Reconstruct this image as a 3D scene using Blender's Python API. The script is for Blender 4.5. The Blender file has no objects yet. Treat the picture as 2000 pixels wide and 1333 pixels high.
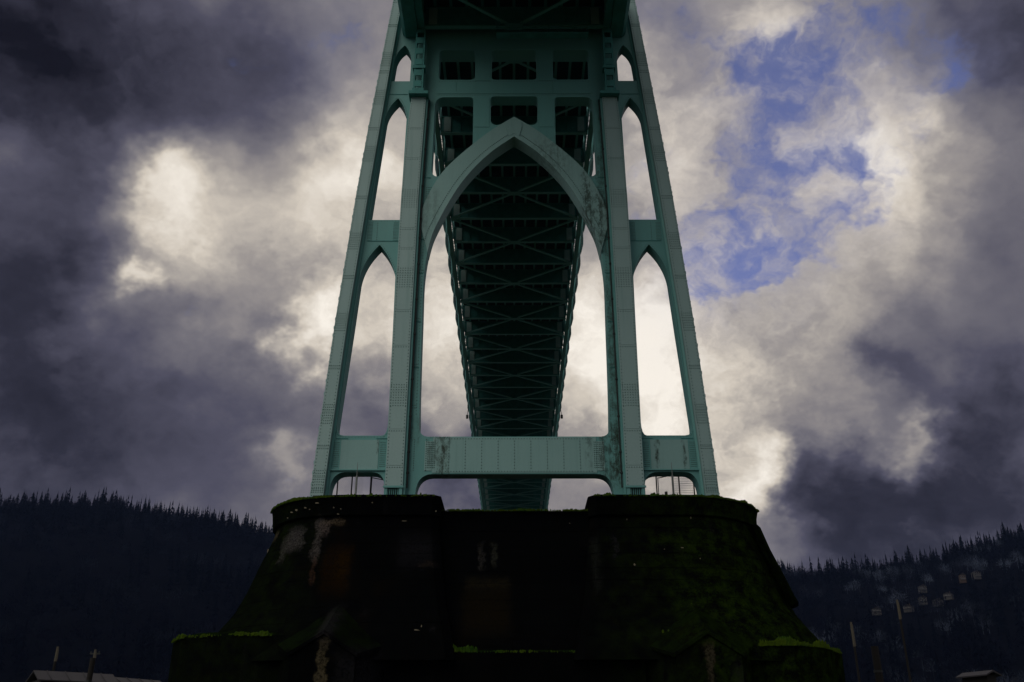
import bpy, bmesh, math, random
import numpy as np
from mathutils import Vector, Matrix
from mathutils.geometry import tessellate_polygon

random.seed(7)
rng = np.random.default_rng(11)
scene = bpy.context.scene
col = scene.collection
R = math.radians

# ------------------------------------------------------------------ camera
cam_d = bpy.data.cameras.new("camera")
cam_d.sensor_width = 36.0
cam_d.lens = 1813.0 / 2000.0 * 36.0
cam_d.clip_end = 20000
cam = bpy.data.objects.new("camera", cam_d)
col.objects.link(cam)
cam.location = (0, 0, 1.7)
cam.rotation_euler = (R(90 + 24.21), 0, R(0.16))
scene.camera = cam

# ------------------------------------------------------------------ view
scene.view_settings.view_transform = 'Standard'
scene.view_settings.look = 'None'
scene.view_settings.exposure = 0.1
scene.view_settings.gamma = 1.0
scene.view_settings.use_curve_mapping = False
try:
    scene.cycles.use_denoising = True
    scene.cycles.max_bounces = 6
except Exception:
    pass

SUN_AZ, SUN_EL = -138.0, 42.0      # behind the camera to the left, above the horizon

# ------------------------------------------------------------------ node helpers
class NT:
    def __init__(self, tree):
        self.t = tree
        self.nodes = tree.nodes
        self.links = tree.links
    def put(self, sock, v):
        if isinstance(v, bpy.types.NodeSocket):
            self.links.new(v, sock)
        elif v is not None:
            try:
                sock.default_value = v
            except Exception:
                sock.default_value = tuple(v) + (1.0,)
    def math(self, op, a, b=None, c=None, clamp=False):
        n = self.nodes.new('ShaderNodeMath'); n.operation = op; n.use_clamp = clamp
        self.put(n.inputs[0], a); self.put(n.inputs[1], b)
        if c is not None: self.put(n.inputs[2], c)
        return n.outputs[0]
    def vmath(self, op, a, b=None):
        n = self.nodes.new('ShaderNodeVectorMath'); n.operation = op
        self.put(n.inputs[0], a)
        if b is not None:
            if op == 'SCALE': self.put(n.inputs['Scale'], b)
            else: self.put(n.inputs[1], b)
        return n.outputs['Value'] if op in ('DOT_PRODUCT', 'LENGTH', 'DISTANCE') else n.outputs['Vector']
    def noise(self, vec, scale, detail=5.0, rough=0.55, color=False, dist=0.0):
        n = self.nodes.new('ShaderNodeTexNoise')
        self.put(n.inputs['Vector'], vec)
        n.inputs['Scale'].default_value = scale
        n.inputs['Detail'].default_value = detail
        n.inputs['Roughness'].default_value = rough
        n.inputs['Distortion'].default_value = dist
        return n.outputs['Color'] if color else n.outputs[0]
    def stretch(self, vec, s):
        return self.vmath('MULTIPLY', vec, s)
    def ramp(self, fac, stops, interp='LINEAR'):
        n = self.nodes.new('ShaderNodeValToRGB')
        n.color_ramp.interpolation = interp
        e = n.color_ramp.elements
        while len(e) > 1: e.remove(e[-1])
        for i, (p, c) in enumerate(stops):
            el = e[0] if i == 0 else e.new(p)
            el.position = p
            el.color = (c, c, c, 1) if not hasattr(c, '__len__') else tuple(c) + (1,)
        self.put(n.inputs[0], fac)
        return n.outputs[0]
    def mix(self, fac, a, b, mode='MIX'):
        n = self.nodes.new('ShaderNodeMix'); n.data_type = 'RGBA'; n.blend_type = mode
        self.put(n.inputs[0], fac); self.put(n.inputs[6], a); self.put(n.inputs[7], b)
        return n.outputs[2]
    def smooth(self, v, lo, hi):
        n = self.nodes.new('ShaderNodeMapRange'); n.interpolation_type = 'SMOOTHSTEP'
        self.put(n.inputs[0], v)
        n.inputs[1].default_value = lo; n.inputs[2].default_value = hi
        n.inputs[3].default_value = 0; n.inputs[4].default_value = 1
        return n.outputs[0]
    def sep(self, v):
        n = self.nodes.new('ShaderNodeSeparateXYZ'); self.put(n.inputs[0], v)
        return n.outputs
    def comb(self, x, y, z):
        n = self.nodes.new('ShaderNodeCombineXYZ')
        self.put(n.inputs[0], x); self.put(n.inputs[1], y); self.put(n.inputs[2], z)
        return n.outputs[0]
    def bump(self, h, strength=0.3, dist=0.05):
        n = self.nodes.new('ShaderNodeBump')
        n.inputs['Strength'].default_value = strength
        n.inputs['Distance'].default_value = dist
        self.put(n.inputs['Height'], h)
        return n.outputs[0]

# ------------------------------------------------------------------ sky: broken storm cloud over blue
world = bpy.data.worlds.new("World")
scene.world = world
world.use_nodes = True
wt = world.node_tree
wt.nodes.clear()
w = NT(wt)
def direction(az, el):
    return (math.cos(R(el)) * math.sin(R(az)), math.cos(R(el)) * math.cos(R(az)), math.sin(R(el)))
# (azimuth, elevation, spread, amount): banks of thin and thick cloud
BRIGHT = [(16.8, 35.6, 6.1, 0.15), (26.8, 33.8, 4.3, 0.13), (11.8, 25.2, 5.2, 0.14), (-23.7, 29.7, 3.7, 0.18), (-12.3, 31.0, 4.6, 0.12), (7.9, 18.3, 3.4, 0.1), (-4.8, 22.1, 3.7, 0.08), (-24.4, 30.5, 1.8, 0.12), (-25.5, 26.3, 1.0, 0.26), (-22.9, 32.6, 1.8, 0.14), (-12.3, 24.2, 2.5, 0.3), (-11.2, 34.2, 2.5, 0.14), (-15.0, 24.3, 1.2, 0.14), (-4.9, 26.2, 4.3, 0.26), (-12.0, 38.3, 2.5, 0.12), (4.2, 24.7, 4.3, 0.3), (10.1, 21.9, 4.0, 0.22), (13.9, 17.3, 3.1, 0.22), (10.2, 35.2, 3.1, 0.12), (8.9, 40.3, 1.8, 0.16), (15.7, 14.5, 2.1, 0.28), (18.6, 22.4, 3.7, 0.12), (25.0, 33.3, 3.4, 0.08), (26.6, 28.8, 4.3, 0.08), (18.6, 39.7, 2.5, 0.12), (24.1, 16.5, 1.5, 0.34), (20.3, 17.4, 1.8, 0.14), (-14.2, 16.7, 1.4, 0.2), (0.0, 31.9, 6.1, 0.1), (-35.6, 38.3, 4.3, -0.3), (-33.3, 36.0, 6.1, -0.26), (-25.3, 39.0, 6.1, -0.26), (-17.0, 39.1, 3.4, -0.15), (-32.5, 25.5, 4.0, -0.26), (-29.9, 20.3, 4.3, -0.16), (-30.5, 31.1, 2.8, -0.1), (-29.0, 14.9, 7.4, -0.28), (-18.3, 16.1, 5.8, -0.17), (-22.6, 20.3, 3.7, -0.09), (-17.3, 22.2, 2.5, -0.08), (-8.2, 17.9, 2.8, -0.18), (-12.5, 19.6, 2.1, -0.06), (35.3, 37.5, 4.3, -0.34), (32.2, 25.5, 3.7, -0.13), (29.3, 18.7, 4.0, -0.15), (26.3, 13.0, 6.4, -0.32), (20.1, 11.8, 4.6, -0.26), (-3.2, 15.3, 2.8, -0.26), (23.3, 20.8, 1.5, -0.14), (18.9, 16.0, 1.8, -0.12), (30.1, 28.3, 3.7, -0.08), (-11.3, 42.1, 3.7, -0.06)]
BLUE = [(20.3, 33.3, 4.6, 0.35), (27.9, 37.2, 3.7, 0.18), (14.2, 28.7, 4.0, 0.35), (17.8, 41.3, 4.3, 0.2), (16.7, 34.5, 7.1, 0.26), (25.8, 38.0, 5.2, 0.2), (-12.4, 42.0, 3.4, 0.34), (10.2, 27.2, 3.4, 0.28), (11.6, 38.1, 3.7, 0.2), (-13.1, 37.9, 2.5, 0.15), (22.1, 35.4, 2.3, 0.95), (20.4, 37.4, 1.7, 0.6), (30.5, 36.0, 1.8, 0.52), (25.8, 36.9, 1.7, 0.45), (17.9, 35.8, 1.8, 0.55), (19.6, 29.2, 2.0, 0.95), (23.0, 29.6, 1.4, 0.55), (13.3, 30.2, 1.7, 0.65), (14.3, 26.8, 2.0, 0.65), (11.6, 27.7, 1.5, 0.5), (13.7, 42.7, 2.3, 0.6), (23.8, 40.2, 2.5, 0.4), (27.8, 39.5, 1.5, 0.25), (16.9, 33.5, 1.8, 0.6), (17.4, 27.7, 1.5, 0.65), (16.1, 37.8, 1.8, 0.4), (10.1, 30.6, 1.4, 0.4), (9.7, 34.3, 1.2, 0.35), (23.2, 32.5, 1.5, 0.4), (10.1, 42.8, 1.2, 0.35)]
tc = wt.nodes.new('ShaderNodeTexCoord')
dvec = w.vmath('NORMALIZE', tc.outputs['Generated'])
dz = w.sep(dvec)[2]
# the cloud sheet, seen in perspective
inv = w.math('DIVIDE', 1.0, w.math('ADD', w.math('MAXIMUM', dz, 0.0), 1.0))
sheet = w.vmath('SCALE', w.vmath('SCALE', dvec, inv), 1.75)
warp1 = w.vmath('SUBTRACT', w.noise(sheet, 3.2, 4, 0.6, color=True), (0.5, 0.5, 0.5))
warp2 = w.vmath('SUBTRACT', w.noise(sheet, 11.0, 4, 0.6, color=True), (0.5, 0.5, 0.5))
wdir = w.vmath('NORMALIZE', w.vmath('ADD', w.vmath('ADD', dvec, w.vmath('SCALE', warp1, 0.10)), w.vmath('SCALE', warp2, 0.12)))
def blobs(lst, vec):
    acc = None
    for az, el, sp, amt in lst:
        d = w.vmath('DOT_PRODUCT', vec, direction(az, el))
        k = 1.0 / (2 * (1 - math.cos(R(sp))))          # exp(-(1-cos)/..)
        g = w.math('EXPONENT', w.math('MULTIPLY', w.math('SUBTRACT', d, 1.0), k * 2 * 0.5 * 2))
        acc = w.math('MULTIPLY', g, amt) if acc is None else w.math('MULTIPLY_ADD', g, amt, acc)
    return acc
n_big = w.noise(w.vmath('ADD', sheet, w.vmath('SCALE', warp1, 0.35)), 3.6, 6, 0.50)
n_fine = w.noise(w.vmath('ADD', sheet, w.vmath('SCALE', warp2, 0.10)), 13.0, 7, 0.62)
n_mid = w.noise(w.vmath('ADD', sheet, w.vmath('SCALE', warp2, 0.16)), 7.5, 7, 0.58)
lumps = w.math('MULTIPLY', blobs(BRIGHT, wdir), w.math('MULTIPLY_ADD', n_mid, 1.9, 0.10))
bright = w.math('ADD', lumps, 0.585)
bright = w.math('MULTIPLY_ADD', w.math('SUBTRACT', n_big, 0.5), 0.42, bright)
bright = w.math('MULTIPLY_ADD', w.math('SUBTRACT', n_mid, 0.5), 0.26, bright)
bright = w.math('MULTIPLY_ADD', w.math('SUBTRACT', n_fine, 0.5), 0.10, bright)
cloud = w.ramp(bright, [(0.0, (0.007, 0.007, 0.012)), (0.20, (0.027, 0.027, 0.042)), (0.36, (0.074, 0.072, 0.104)), (0.52, (0.166, 0.157, 0.178)),
                        (0.66, (0.325, 0.297, 0.280)), (0.80, (0.60, 0.54, 0.465)), (1.0, (0.90, 0.84, 0.755))])
wdir2 = w.vmath('NORMALIZE', w.vmath('ADD', w.vmath('ADD', dvec, w.vmath('SCALE', warp1, 0.07)), w.vmath('SCALE', warp2, 0.14)))
gap = blobs(BLUE, wdir2)
n_puff = w.noise(w.vmath('ADD', sheet, w.vmath('SCALE', warp2, 0.12)), 12.0, 6, 0.58)
n_rag = w.math('ADD', w.math('MULTIPLY', n_puff, 0.62), w.math('MULTIPLY', n_fine, 0.38))
gap = w.math('SUBTRACT', w.math('MULTIPLY_ADD', w.math('MINIMUM', gap, 0.95), 0.300, 0.285), n_rag)
gap = w.smooth(gap, -0.07, 0.17)
gap = w.math('MULTIPLY', gap, 0.90)
veil = w.math('MULTIPLY', w.math('MINIMUM', blobs(BLUE, wdir), 1.2), 0.26)
gap = w.math('SUBTRACT', 1.0, w.math('MULTIPLY', w.math('SUBTRACT', 1.0, gap), w.math('SUBTRACT', 1.0, veil)))
nish = wt.nodes.new('ShaderNodeTexSky')
nish.sky_type = 'NISHITA'
nish.sun_disc = False
nish.sun_elevation = R(SUN_EL)
nish.sun_rotation = R(SUN_AZ)
nish.air_density = 1.0; nish.dust_density = 0.4; nish.ozone_density = 6.0
bg_blue = wt.nodes.new('ShaderNodeBackground'); bg_blue.inputs[1].default_value = 0.115
w.put(bg_blue.inputs[0], w.vmath('MULTIPLY', nish.outputs[0], (1.12, 0.80, 0.98)))
bg_cloud = wt.nodes.new('ShaderNodeBackground'); bg_cloud.inputs[1].default_value = 1.0
wt.links.new(cloud, bg_cloud.inputs[0])
mx = wt.nodes.new('ShaderNodeMixShader')
w.put(mx.inputs[0], gap)
wt.links.new(bg_cloud.outputs[0], mx.inputs[1]); wt.links.new(bg_blue.outputs[0], mx.inputs[2])
wo = wt.nodes.new('ShaderNodeOutputWorld')
wt.links.new(mx.outputs[0], wo.inputs[0])

# ------------------------------------------------------------------ sun behind the cloud
sun_d = bpy.data.lights.new("sun", 'SUN')
sun_d.energy = 1.15
sun_d.angle = R(60)
sun_d.color = (1.0, 0.92, 0.80)
sun = bpy.data.objects.new("sun", sun_d)
col.objects.link(sun)
sun.rotation_euler = Vector(direction(SUN_AZ, SUN_EL)).to_track_quat('Z', 'Y').to_euler()

# ------------------------------------------------------------------ materials
def new_mat(name):
    m = bpy.data.materials.new(name)
    m.use_nodes = True
    t = m.node_tree
    b = t.nodes.get('Principled BSDF')
    return m, NT(t), b
def objco(n):
    return n.nodes.new('ShaderNodeTexCoord').outputs['Object']
def worldco(n):
    return n.nodes.new('ShaderNodeNewGeometry').outputs['Position']
def plain(name, c, rough=0.8, var=0.25, scale=3.0, metal=0.0, bump=0.0, spec=0.3):
    m, n, b = new_mat(name)
    v = worldco(n)
    f = n.noise(v, scale, 6, 0.6)
    k = n.math('MULTIPLY_ADD', n.math('SUBTRACT', f, 0.5), var * 2, 1.0)
    cc = n.vmath('SCALE', n.comb(*c), k)
    n.put(b.inputs['Base Color'], cc)
    b.inputs['Roughness'].default_value = rough
    b.inputs['Metallic'].default_value = metal
    b.inputs['Specular IOR Level'].default_value = spec
    if bump:
        n.put(b.inputs['Normal'], n.bump(f, bump, 0.1))
    return m

def boxmask(n, x, z, cx, cz, hx, hz, soft):
    dx = n.math('ABSOLUTE', n.math('SUBTRACT', x, cx))
    dzz = n.math('ABSOLUTE', n.math('SUBTRACT', z, cz))
    a = n.math('SUBTRACT', 1.0, n.smooth(dx, hx - soft, hx + soft))
    b = n.math('SUBTRACT', 1.0, n.smooth(dzz, hz - soft * 2, hz + soft * 2))
    return n.math('MULTIPLY', a, b)

def steel_mat(name, stains=(), ca=(0.085, 0.285, 0.282), cb=(0.135, 0.345, 0.342)):
    m, n, b = new_mat(name)
    v = worldco(n)
    x, y, z = n.sep(v)
    broad = n.noise(v, 0.22, 5, 0.6)
    streak = n.noise(n.stretch(v, (2.4, 2.4, 0.10)), 1.0, 6, 0.65)
    grain = n.noise(v, 7.0, 4, 0.6)
    c = n.mix(broad, ca, cb)
    c = n.mix(n.math('MULTIPLY', n.smooth(streak, 0.50, 0.74), 0.30), c, (0.10, 0.235, 0.225))
    c = n.mix(n.math('MULTIPLY', n.smooth(grain, 0.42, 0.75), 0.16), c, (0.16, 0.25, 0.24))
    # grime and algae runs
    run = n.noise(n.stretch(n.vmath('ADD', v, (31, 5, 7)), (3.2, 3.2, 0.07)), 1.0, 7, 0.7)
    patch = n.noise(n.vmath('ADD', v, (3, 50, 9)), 0.33, 4, 0.6)
    g = n.math('MULTIPLY', n.smooth(run, 0.60, 0.78), n.smooth(patch, 0.50, 0.66))
    c = n.mix(n.math('MULTIPLY', g, 0.65), c, (0.030, 0.050, 0.038))
    speck = n.noise(n.stretch(v, (1, 1, 0.55)), 3.3, 6, 0.75)
    warp = n.math('MULTIPLY', n.math('SUBTRACT', n.noise(v, 1.6, 4, 0.6), 0.5), 0.5)
    xw = n.math('ADD', x, warp)
    for (cx, cz, hx, hz, soft, amt) in stains:
        mk = boxmask(n, xw, z, cx, cz, hx, hz, soft)
        mk = n.math('MULTIPLY', mk, n.smooth(n.math('ADD', speck, n.math('MULTIPLY', run, 0.5)), 0.62, 0.92))
        c = n.mix(n.math('MULTIPLY', mk, amt), c, (0.012, 0.030, 0.018))
    # rust freckles
    rust = n.smooth(n.noise(v, 5.2, 8, 0.75), 0.69, 0.76)
    c = n.mix(n.math('MULTIPLY', rust, 0.5), c, (0.12, 0.055, 0.025))
    n.put(b.inputs['Base Color'], c)
    n.put(b.inputs['Roughness'], n.math('MULTIPLY_ADD', grain, 0.3, 0.42))
    b.inputs['Specular IOR Level'].default_value = 0.35
    n.put(b.inputs['Normal'], n.bump(n.math('ADD', n.math('MULTIPLY', broad, 2.0), grain), 0.10, 0.04))
    return m

STEEL = steel_mat("verdigris_painted_steel")  # base paint, kept darker and tealer to carry the shade of the recesses
STAINS = [
    (-5.05, 21.2, 0.42, 1.7, 0.22, 1.0), (-5.75, 21.6, 0.3, 1.3, 0.2, 0.7), (6.25, 21.0, 0.30, 1.7, 0.18, 0.95), (5.2, 21.4, 0.25, 1.3, 0.2, 0.55),
    (7.1, 21.0, 0.5, 2.2, 0.25, 0.9), (-7.1, 22.8, 0.4, 1.0, 0.25, 0.6),
    (5.75, 41.5, 0.35, 3.4, 0.3, 1.0), (6.6, 40.0, 0.8, 2.6, 0.4, 0.85), (6.9, 44.0, 0.5, 3.0, 0.3, 0.6), (7.2, 27.5, 0.5, 8.0, 0.35, 0.7), (7.3, 49.0, 0.3, 4.0, 0.3, 0.7),
    (10.0, 21.4, 0.13, 1.5, 0.09, 1.0), (11.9, 21.2, 0.10, 1.7, 0.08, 0.9), (-9.6, 21.9, 0.08, 0.7, 0.06, 0.8),
    (-6.6, 41.0, 0.6, 2.0, 0.4, 0.35), (3.0, 46.0, 1.4, 1.8, 0.5, 0.5)]
STEEL_ST = steel_mat("verdigris_painted_steel_stained", STAINS)
LIT_STEEL_ST = steel_mat("lit_painted_steel_stained", STAINS, (0.175, 0.345, 0.345), (0.235, 0.410, 0.408))  # pale lit copy of the same paint, with the real stains over it
LIT_STEEL = steel_mat("lit_painted_steel", (), (0.225, 0.362, 0.368), (0.285, 0.430, 0.435))  # pale copy of the tower paint, frontal light put into its colour
STEEL_DK = plain("shaded_underdeck_steel", (0.046, 0.215, 0.210), 0.7, 0.5, 1.3)  # same paint darkened, underdeck shade put into its colour
GRIME = plain("dark_seam_grime", (0.03, 0.05, 0.048), 0.85, 0.3, 4)
RIVET = plain("worn_rivet_heads", (0.085, 0.165, 0.160), 0.6, 0.4, 3)
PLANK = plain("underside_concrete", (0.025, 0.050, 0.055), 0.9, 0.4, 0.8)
GALV = plain("galvanised_steel", (0.16, 0.18, 0.18), 0.5, 0.25, 5, metal=0.3)
DARKIRON = plain("dark_iron", (0.02, 0.025, 0.025), 0.6, 0.3, 5)
WOOD_DK = plain("wet_dark_timber", (0.007, 0.006, 0.005), 0.85, 0.5, 4)
WOOD_PALE = plain("bleached_pole_timber", (0.085, 0.078, 0.06), 0.8, 0.4, 3)
ROOF_PALE = plain("pale_sheet_roof", (0.028, 0.027, 0.032), 0.6, 0.25, 1.2)
ROOF_DK = plain("dark_shingle_roof", (0.010, 0.009, 0.010), 0.9, 0.3, 1.0)
WALL_SHED = plain("weathered_shed_wall", (0.012, 0.012, 0.011), 0.9, 0.5, 0.9)
WALL_PALE = plain("pale_house_wall", (0.05, 0.05, 0.05), 0.8, 0.2, 0.4)
WALL_TAN = plain("tan_house_wall", (0.05, 0.034, 0.024), 0.8, 0.2, 0.4)
GLASS = plain("dark_window_glass", (0.012, 0.014, 0.016), 0.12, 0.1, 1, spec=0.6)
WHITE = plain("white_paint", (0.10, 0.10, 0.10), 0.6, 0.2, 3)
BARK = plain("bark", (0.010, 0.009, 0.008), 0.95, 0.4, 2)
TWIG = plain("bare_twigs", (0.020, 0.021, 0.024), 0.95, 0.5, 0.6)
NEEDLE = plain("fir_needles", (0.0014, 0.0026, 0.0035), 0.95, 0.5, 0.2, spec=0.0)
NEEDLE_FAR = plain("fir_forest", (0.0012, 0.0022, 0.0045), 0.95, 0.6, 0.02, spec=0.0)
def far_twig_mat():
    m, n, b = new_mat("far_bare_alder")
    v = worldco(n)
    f = n.noise(v, 0.013, 4, 0.6)
    g = n.noise(v, 0.6, 3, 0.6)
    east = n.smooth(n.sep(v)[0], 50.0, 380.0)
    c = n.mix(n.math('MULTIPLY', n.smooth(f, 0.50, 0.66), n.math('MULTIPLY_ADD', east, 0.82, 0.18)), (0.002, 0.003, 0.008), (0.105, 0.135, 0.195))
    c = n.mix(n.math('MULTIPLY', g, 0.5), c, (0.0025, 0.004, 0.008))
    n.put(b.inputs['Base Color'], c)
    b.inputs['Roughness'].default_value = 1.0
    b.inputs['Specular IOR Level'].default_value = 0.0
    return m
TWIG_FAR = far_twig_mat()
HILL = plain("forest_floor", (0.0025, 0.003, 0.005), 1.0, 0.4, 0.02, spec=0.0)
GRASS = plain("rough_grass", (0.042, 0.05, 0.026), 1.0, 0.5, 0.2, spec=0.1)
def water_mat():
    m, n, b = new_mat("river_water")
    v = worldco(n)
    b.inputs['Base Color'].default_value = (0.045, 0.055, 0.050, 1)
    b.inputs['Roughness'].default_value = 0.08
    n.put(b.inputs['Normal'], n.bump(n.noise(v, 0.6, 5, 0.6), 0.35, 0.2))
    return m
WATER = water_mat()
def moss_mat():
    m, n, b = new_mat("bright_moss")
    v = worldco(n)
    f = n.noise(v, 3.0, 6, 0.65)
    g = n.noise(v, 0.5, 4, 0.6)
    c = n.mix(f, (0.009, 0.034, 0.003), (0.066, 0.096, 0.006))
    c = n.mix(n.smooth(g, 0.45, 0.7), c, (0.014, 0.048, 0.005))
    n.put(b.inputs['Base Color'], c)
    b.inputs['Roughness'].default_value = 1.0
    b.inputs['Specular IOR Level'].default_value = 0.05
    return m
MOSS = moss_mat()

def concrete_mat():
    m, n, b = new_mat("algae_blackened_concrete")
    v = worldco(n)
    x, y, z = n.sep(v)
    nrm = n.sep(n.nodes.new('ShaderNodeNewGeometry').outputs['Normal'])
    broad = n.noise(v, 0.28, 6, 0.62)
    mid = n.noise(v, 1.4, 7, 0.68)
    fine = n.noise(v, 9.0, 6, 0.7)
    vert = n.noise(n.stretch(v, (1.3, 1.3, 0.09)), 1.0, 7, 0.66)
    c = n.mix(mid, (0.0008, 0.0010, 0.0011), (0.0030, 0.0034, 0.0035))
    # grey runs where lime has washed out
    lime = n.math('MULTIPLY', n.smooth(vert, 0.57, 0.72), n.smooth(broad, 0.46, 0.62))
    lime = n.math('MULTIPLY', lime, n.smooth(fine, 0.34, 0.62))
    c = n.mix(n.math('MULTIPLY', lime, 0.55), c, (0.020, 0.019, 0.020))
    # brown wash
    brown = n.smooth(n.noise(n.vmath('ADD', v, (9, 9, 40)), 0.35, 5, 0.6), 0.56, 0.70)
    c = n.mix(n.math('MULTIPLY', brown, 0.35), c, (0.006, 0.0042, 0.002))
    # moss growing thicker toward the wetter +X end of the pier
    wet = n.smooth(n.math('MULTIPLY_ADD', n.math('SUBTRACT', broad, 0.5), 10.0, x), 3.0, 14.5)
    wet = n.math('MAXIMUM', wet, n.math('MULTIPLY', n.smooth(n.math('MULTIPLY', x, -1.0), 10.5, 15.0), 0.26))
    mm = n.math('MULTIPLY', n.smooth(n.math('ADD', n.math('MULTIPLY', mid, 0.6), n.math('MULTIPLY', fine, 0.4)), 0.40, 0.62), wet)
    mosscol = n.mix(n.noise(v, 2.2, 5, 0.6), (0.0015, 0.008, 0.001), (0.028, 0.052, 0.003))
    c = n.mix(n.math('MULTIPLY', mm, 0.85), c, mosscol)
    # moss on upward faces
    up = n.math('MULTIPLY', n.smooth(nrm[2], 0.62, 0.92), n.smooth(mid, 0.35, 0.60))
    c = n.mix(n.math('MULTIPLY', up, 0.8), c, (0.006, 0.013, 0.002))
    # particular old stains
    wob = n.math('MULTIPLY', n.math('SUBTRACT', n.noise(v, 1.7, 7, 0.68), 0.5), 1.3)
    xw, zw = n.math('ADD', x, wob), n.math('MULTIPLY_ADD', wob, 0.8, z)
    tex = n.smooth(fine, 0.30, 0.66)
    for (cx, cz, hx, hz, soft, colr, amt) in [
            (-10.70, 11.9, 0.85, 1.45, 0.34, (0.030, 0.0145, 0.0025), 0.85), (-10.3, 12.4, 0.4, 1.0, 0.3, (0.05, 0.027, 0.004), 0.6),
            (-12.15, 14.0, 0.22, 1.5, 0.14, (0.13, 0.12, 0.115), 0.95), (-11.3, 15.15, 0.75, 0.12, 0.10, (0.20, 0.16, 0.11), 0.9), (-11.75, 14.8, 0.25, 0.45, 0.15, (0.17, 0.14, 0.13), 0.9),
            (-12.1, 12.0, 0.14, 0.9, 0.10, (0.09, 0.05, 0.035), 0.8),
            (-13.75, 14.2, 0.62, 0.75, 0.15, (0.12, 0.115, 0.115), 0.9), (-14.5, 13.6, 0.20, 0.9, 0.14, (0.10, 0.10, 0.09), 0.8),
            (-15.7, 14.9, 0.35, 0.3, 0.12, (0.15, 0.13, 0.09), 0.8),
            (-10.15, 5.0, 0.26, 2.6, 0.10, (0.17, 0.145, 0.085), 0.95), (-10.15, 8.4, 0.40, 1.1, 0.30, (0.045, 0.042, 0.05), 0.9), (-7.9, 5.9, 0.55, 1.0, 0.3, (0.042, 0.042, 0.05), 0.9), (-9.0, 5.3, 0.5, 1.6, 0.3, (0.03, 0.03, 0.034), 0.8),
            (10.3, 5.0, 0.22, 2.3, 0.10, (0.13, 0.11, 0.075), 0.9), (11.9, 5.0, 0.4, 1.3, 0.3, (0.035, 0.035, 0.04), 0.8),
            (-2.0, 13.1, 0.16, 0.85, 0.12, (0.075, 0.072, 0.068), 0.8), (-1.3, 13.2, 0.18, 0.8, 0.12, (0.065, 0.07, 0.055), 0.8), (-1.7, 11.3, 1.3, 0.28, 0.2, (0.045, 0.04, 0.022), 0.8),
            (-1.7, 9.6, 1.4, 1.4, 0.4, (0.026, 0.019, 0.007), 0.8), (-6.0, 13.2, 1.1, 0.9, 0.4, (0.026, 0.026, 0.032), 0.8), (-5.2, 12.3, 0.5, 0.14, 0.12, (0.06, 0.045, 0.035), 0.7),
            (6.1, 13.5, 0.12, 0.7, 0.1, (0.045, 0.045, 0.055), 0.7), (4.9, 12.4, 0.22, 1.7, 0.18, (0.03, 0.034, 0.03), 0.8)]:
        mk = n.math('MULTIPLY', boxmask(n, xw, zw, cx, cz, hx, hz, soft), tex)
        mk = n.math('MULTIPLY', mk, n.math('LESS_THAN', y, 61.5))
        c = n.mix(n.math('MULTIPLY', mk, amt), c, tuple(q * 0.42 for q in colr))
    n.put(b.inputs['Base Color'], c)
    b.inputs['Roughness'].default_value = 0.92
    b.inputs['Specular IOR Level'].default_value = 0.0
    n.put(b.inputs['Normal'], n.bump(n.math('ADD', n.math('MULTIPLY', mid, 1.2), n.math('MULTIPLY', fine, 0.5)), 0.55, 0.10))
    return m
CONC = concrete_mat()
CHIP = plain("fresh_broken_concrete", (0.20, 0.18, 0.13), 0.9, 0.5, 6)

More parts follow.
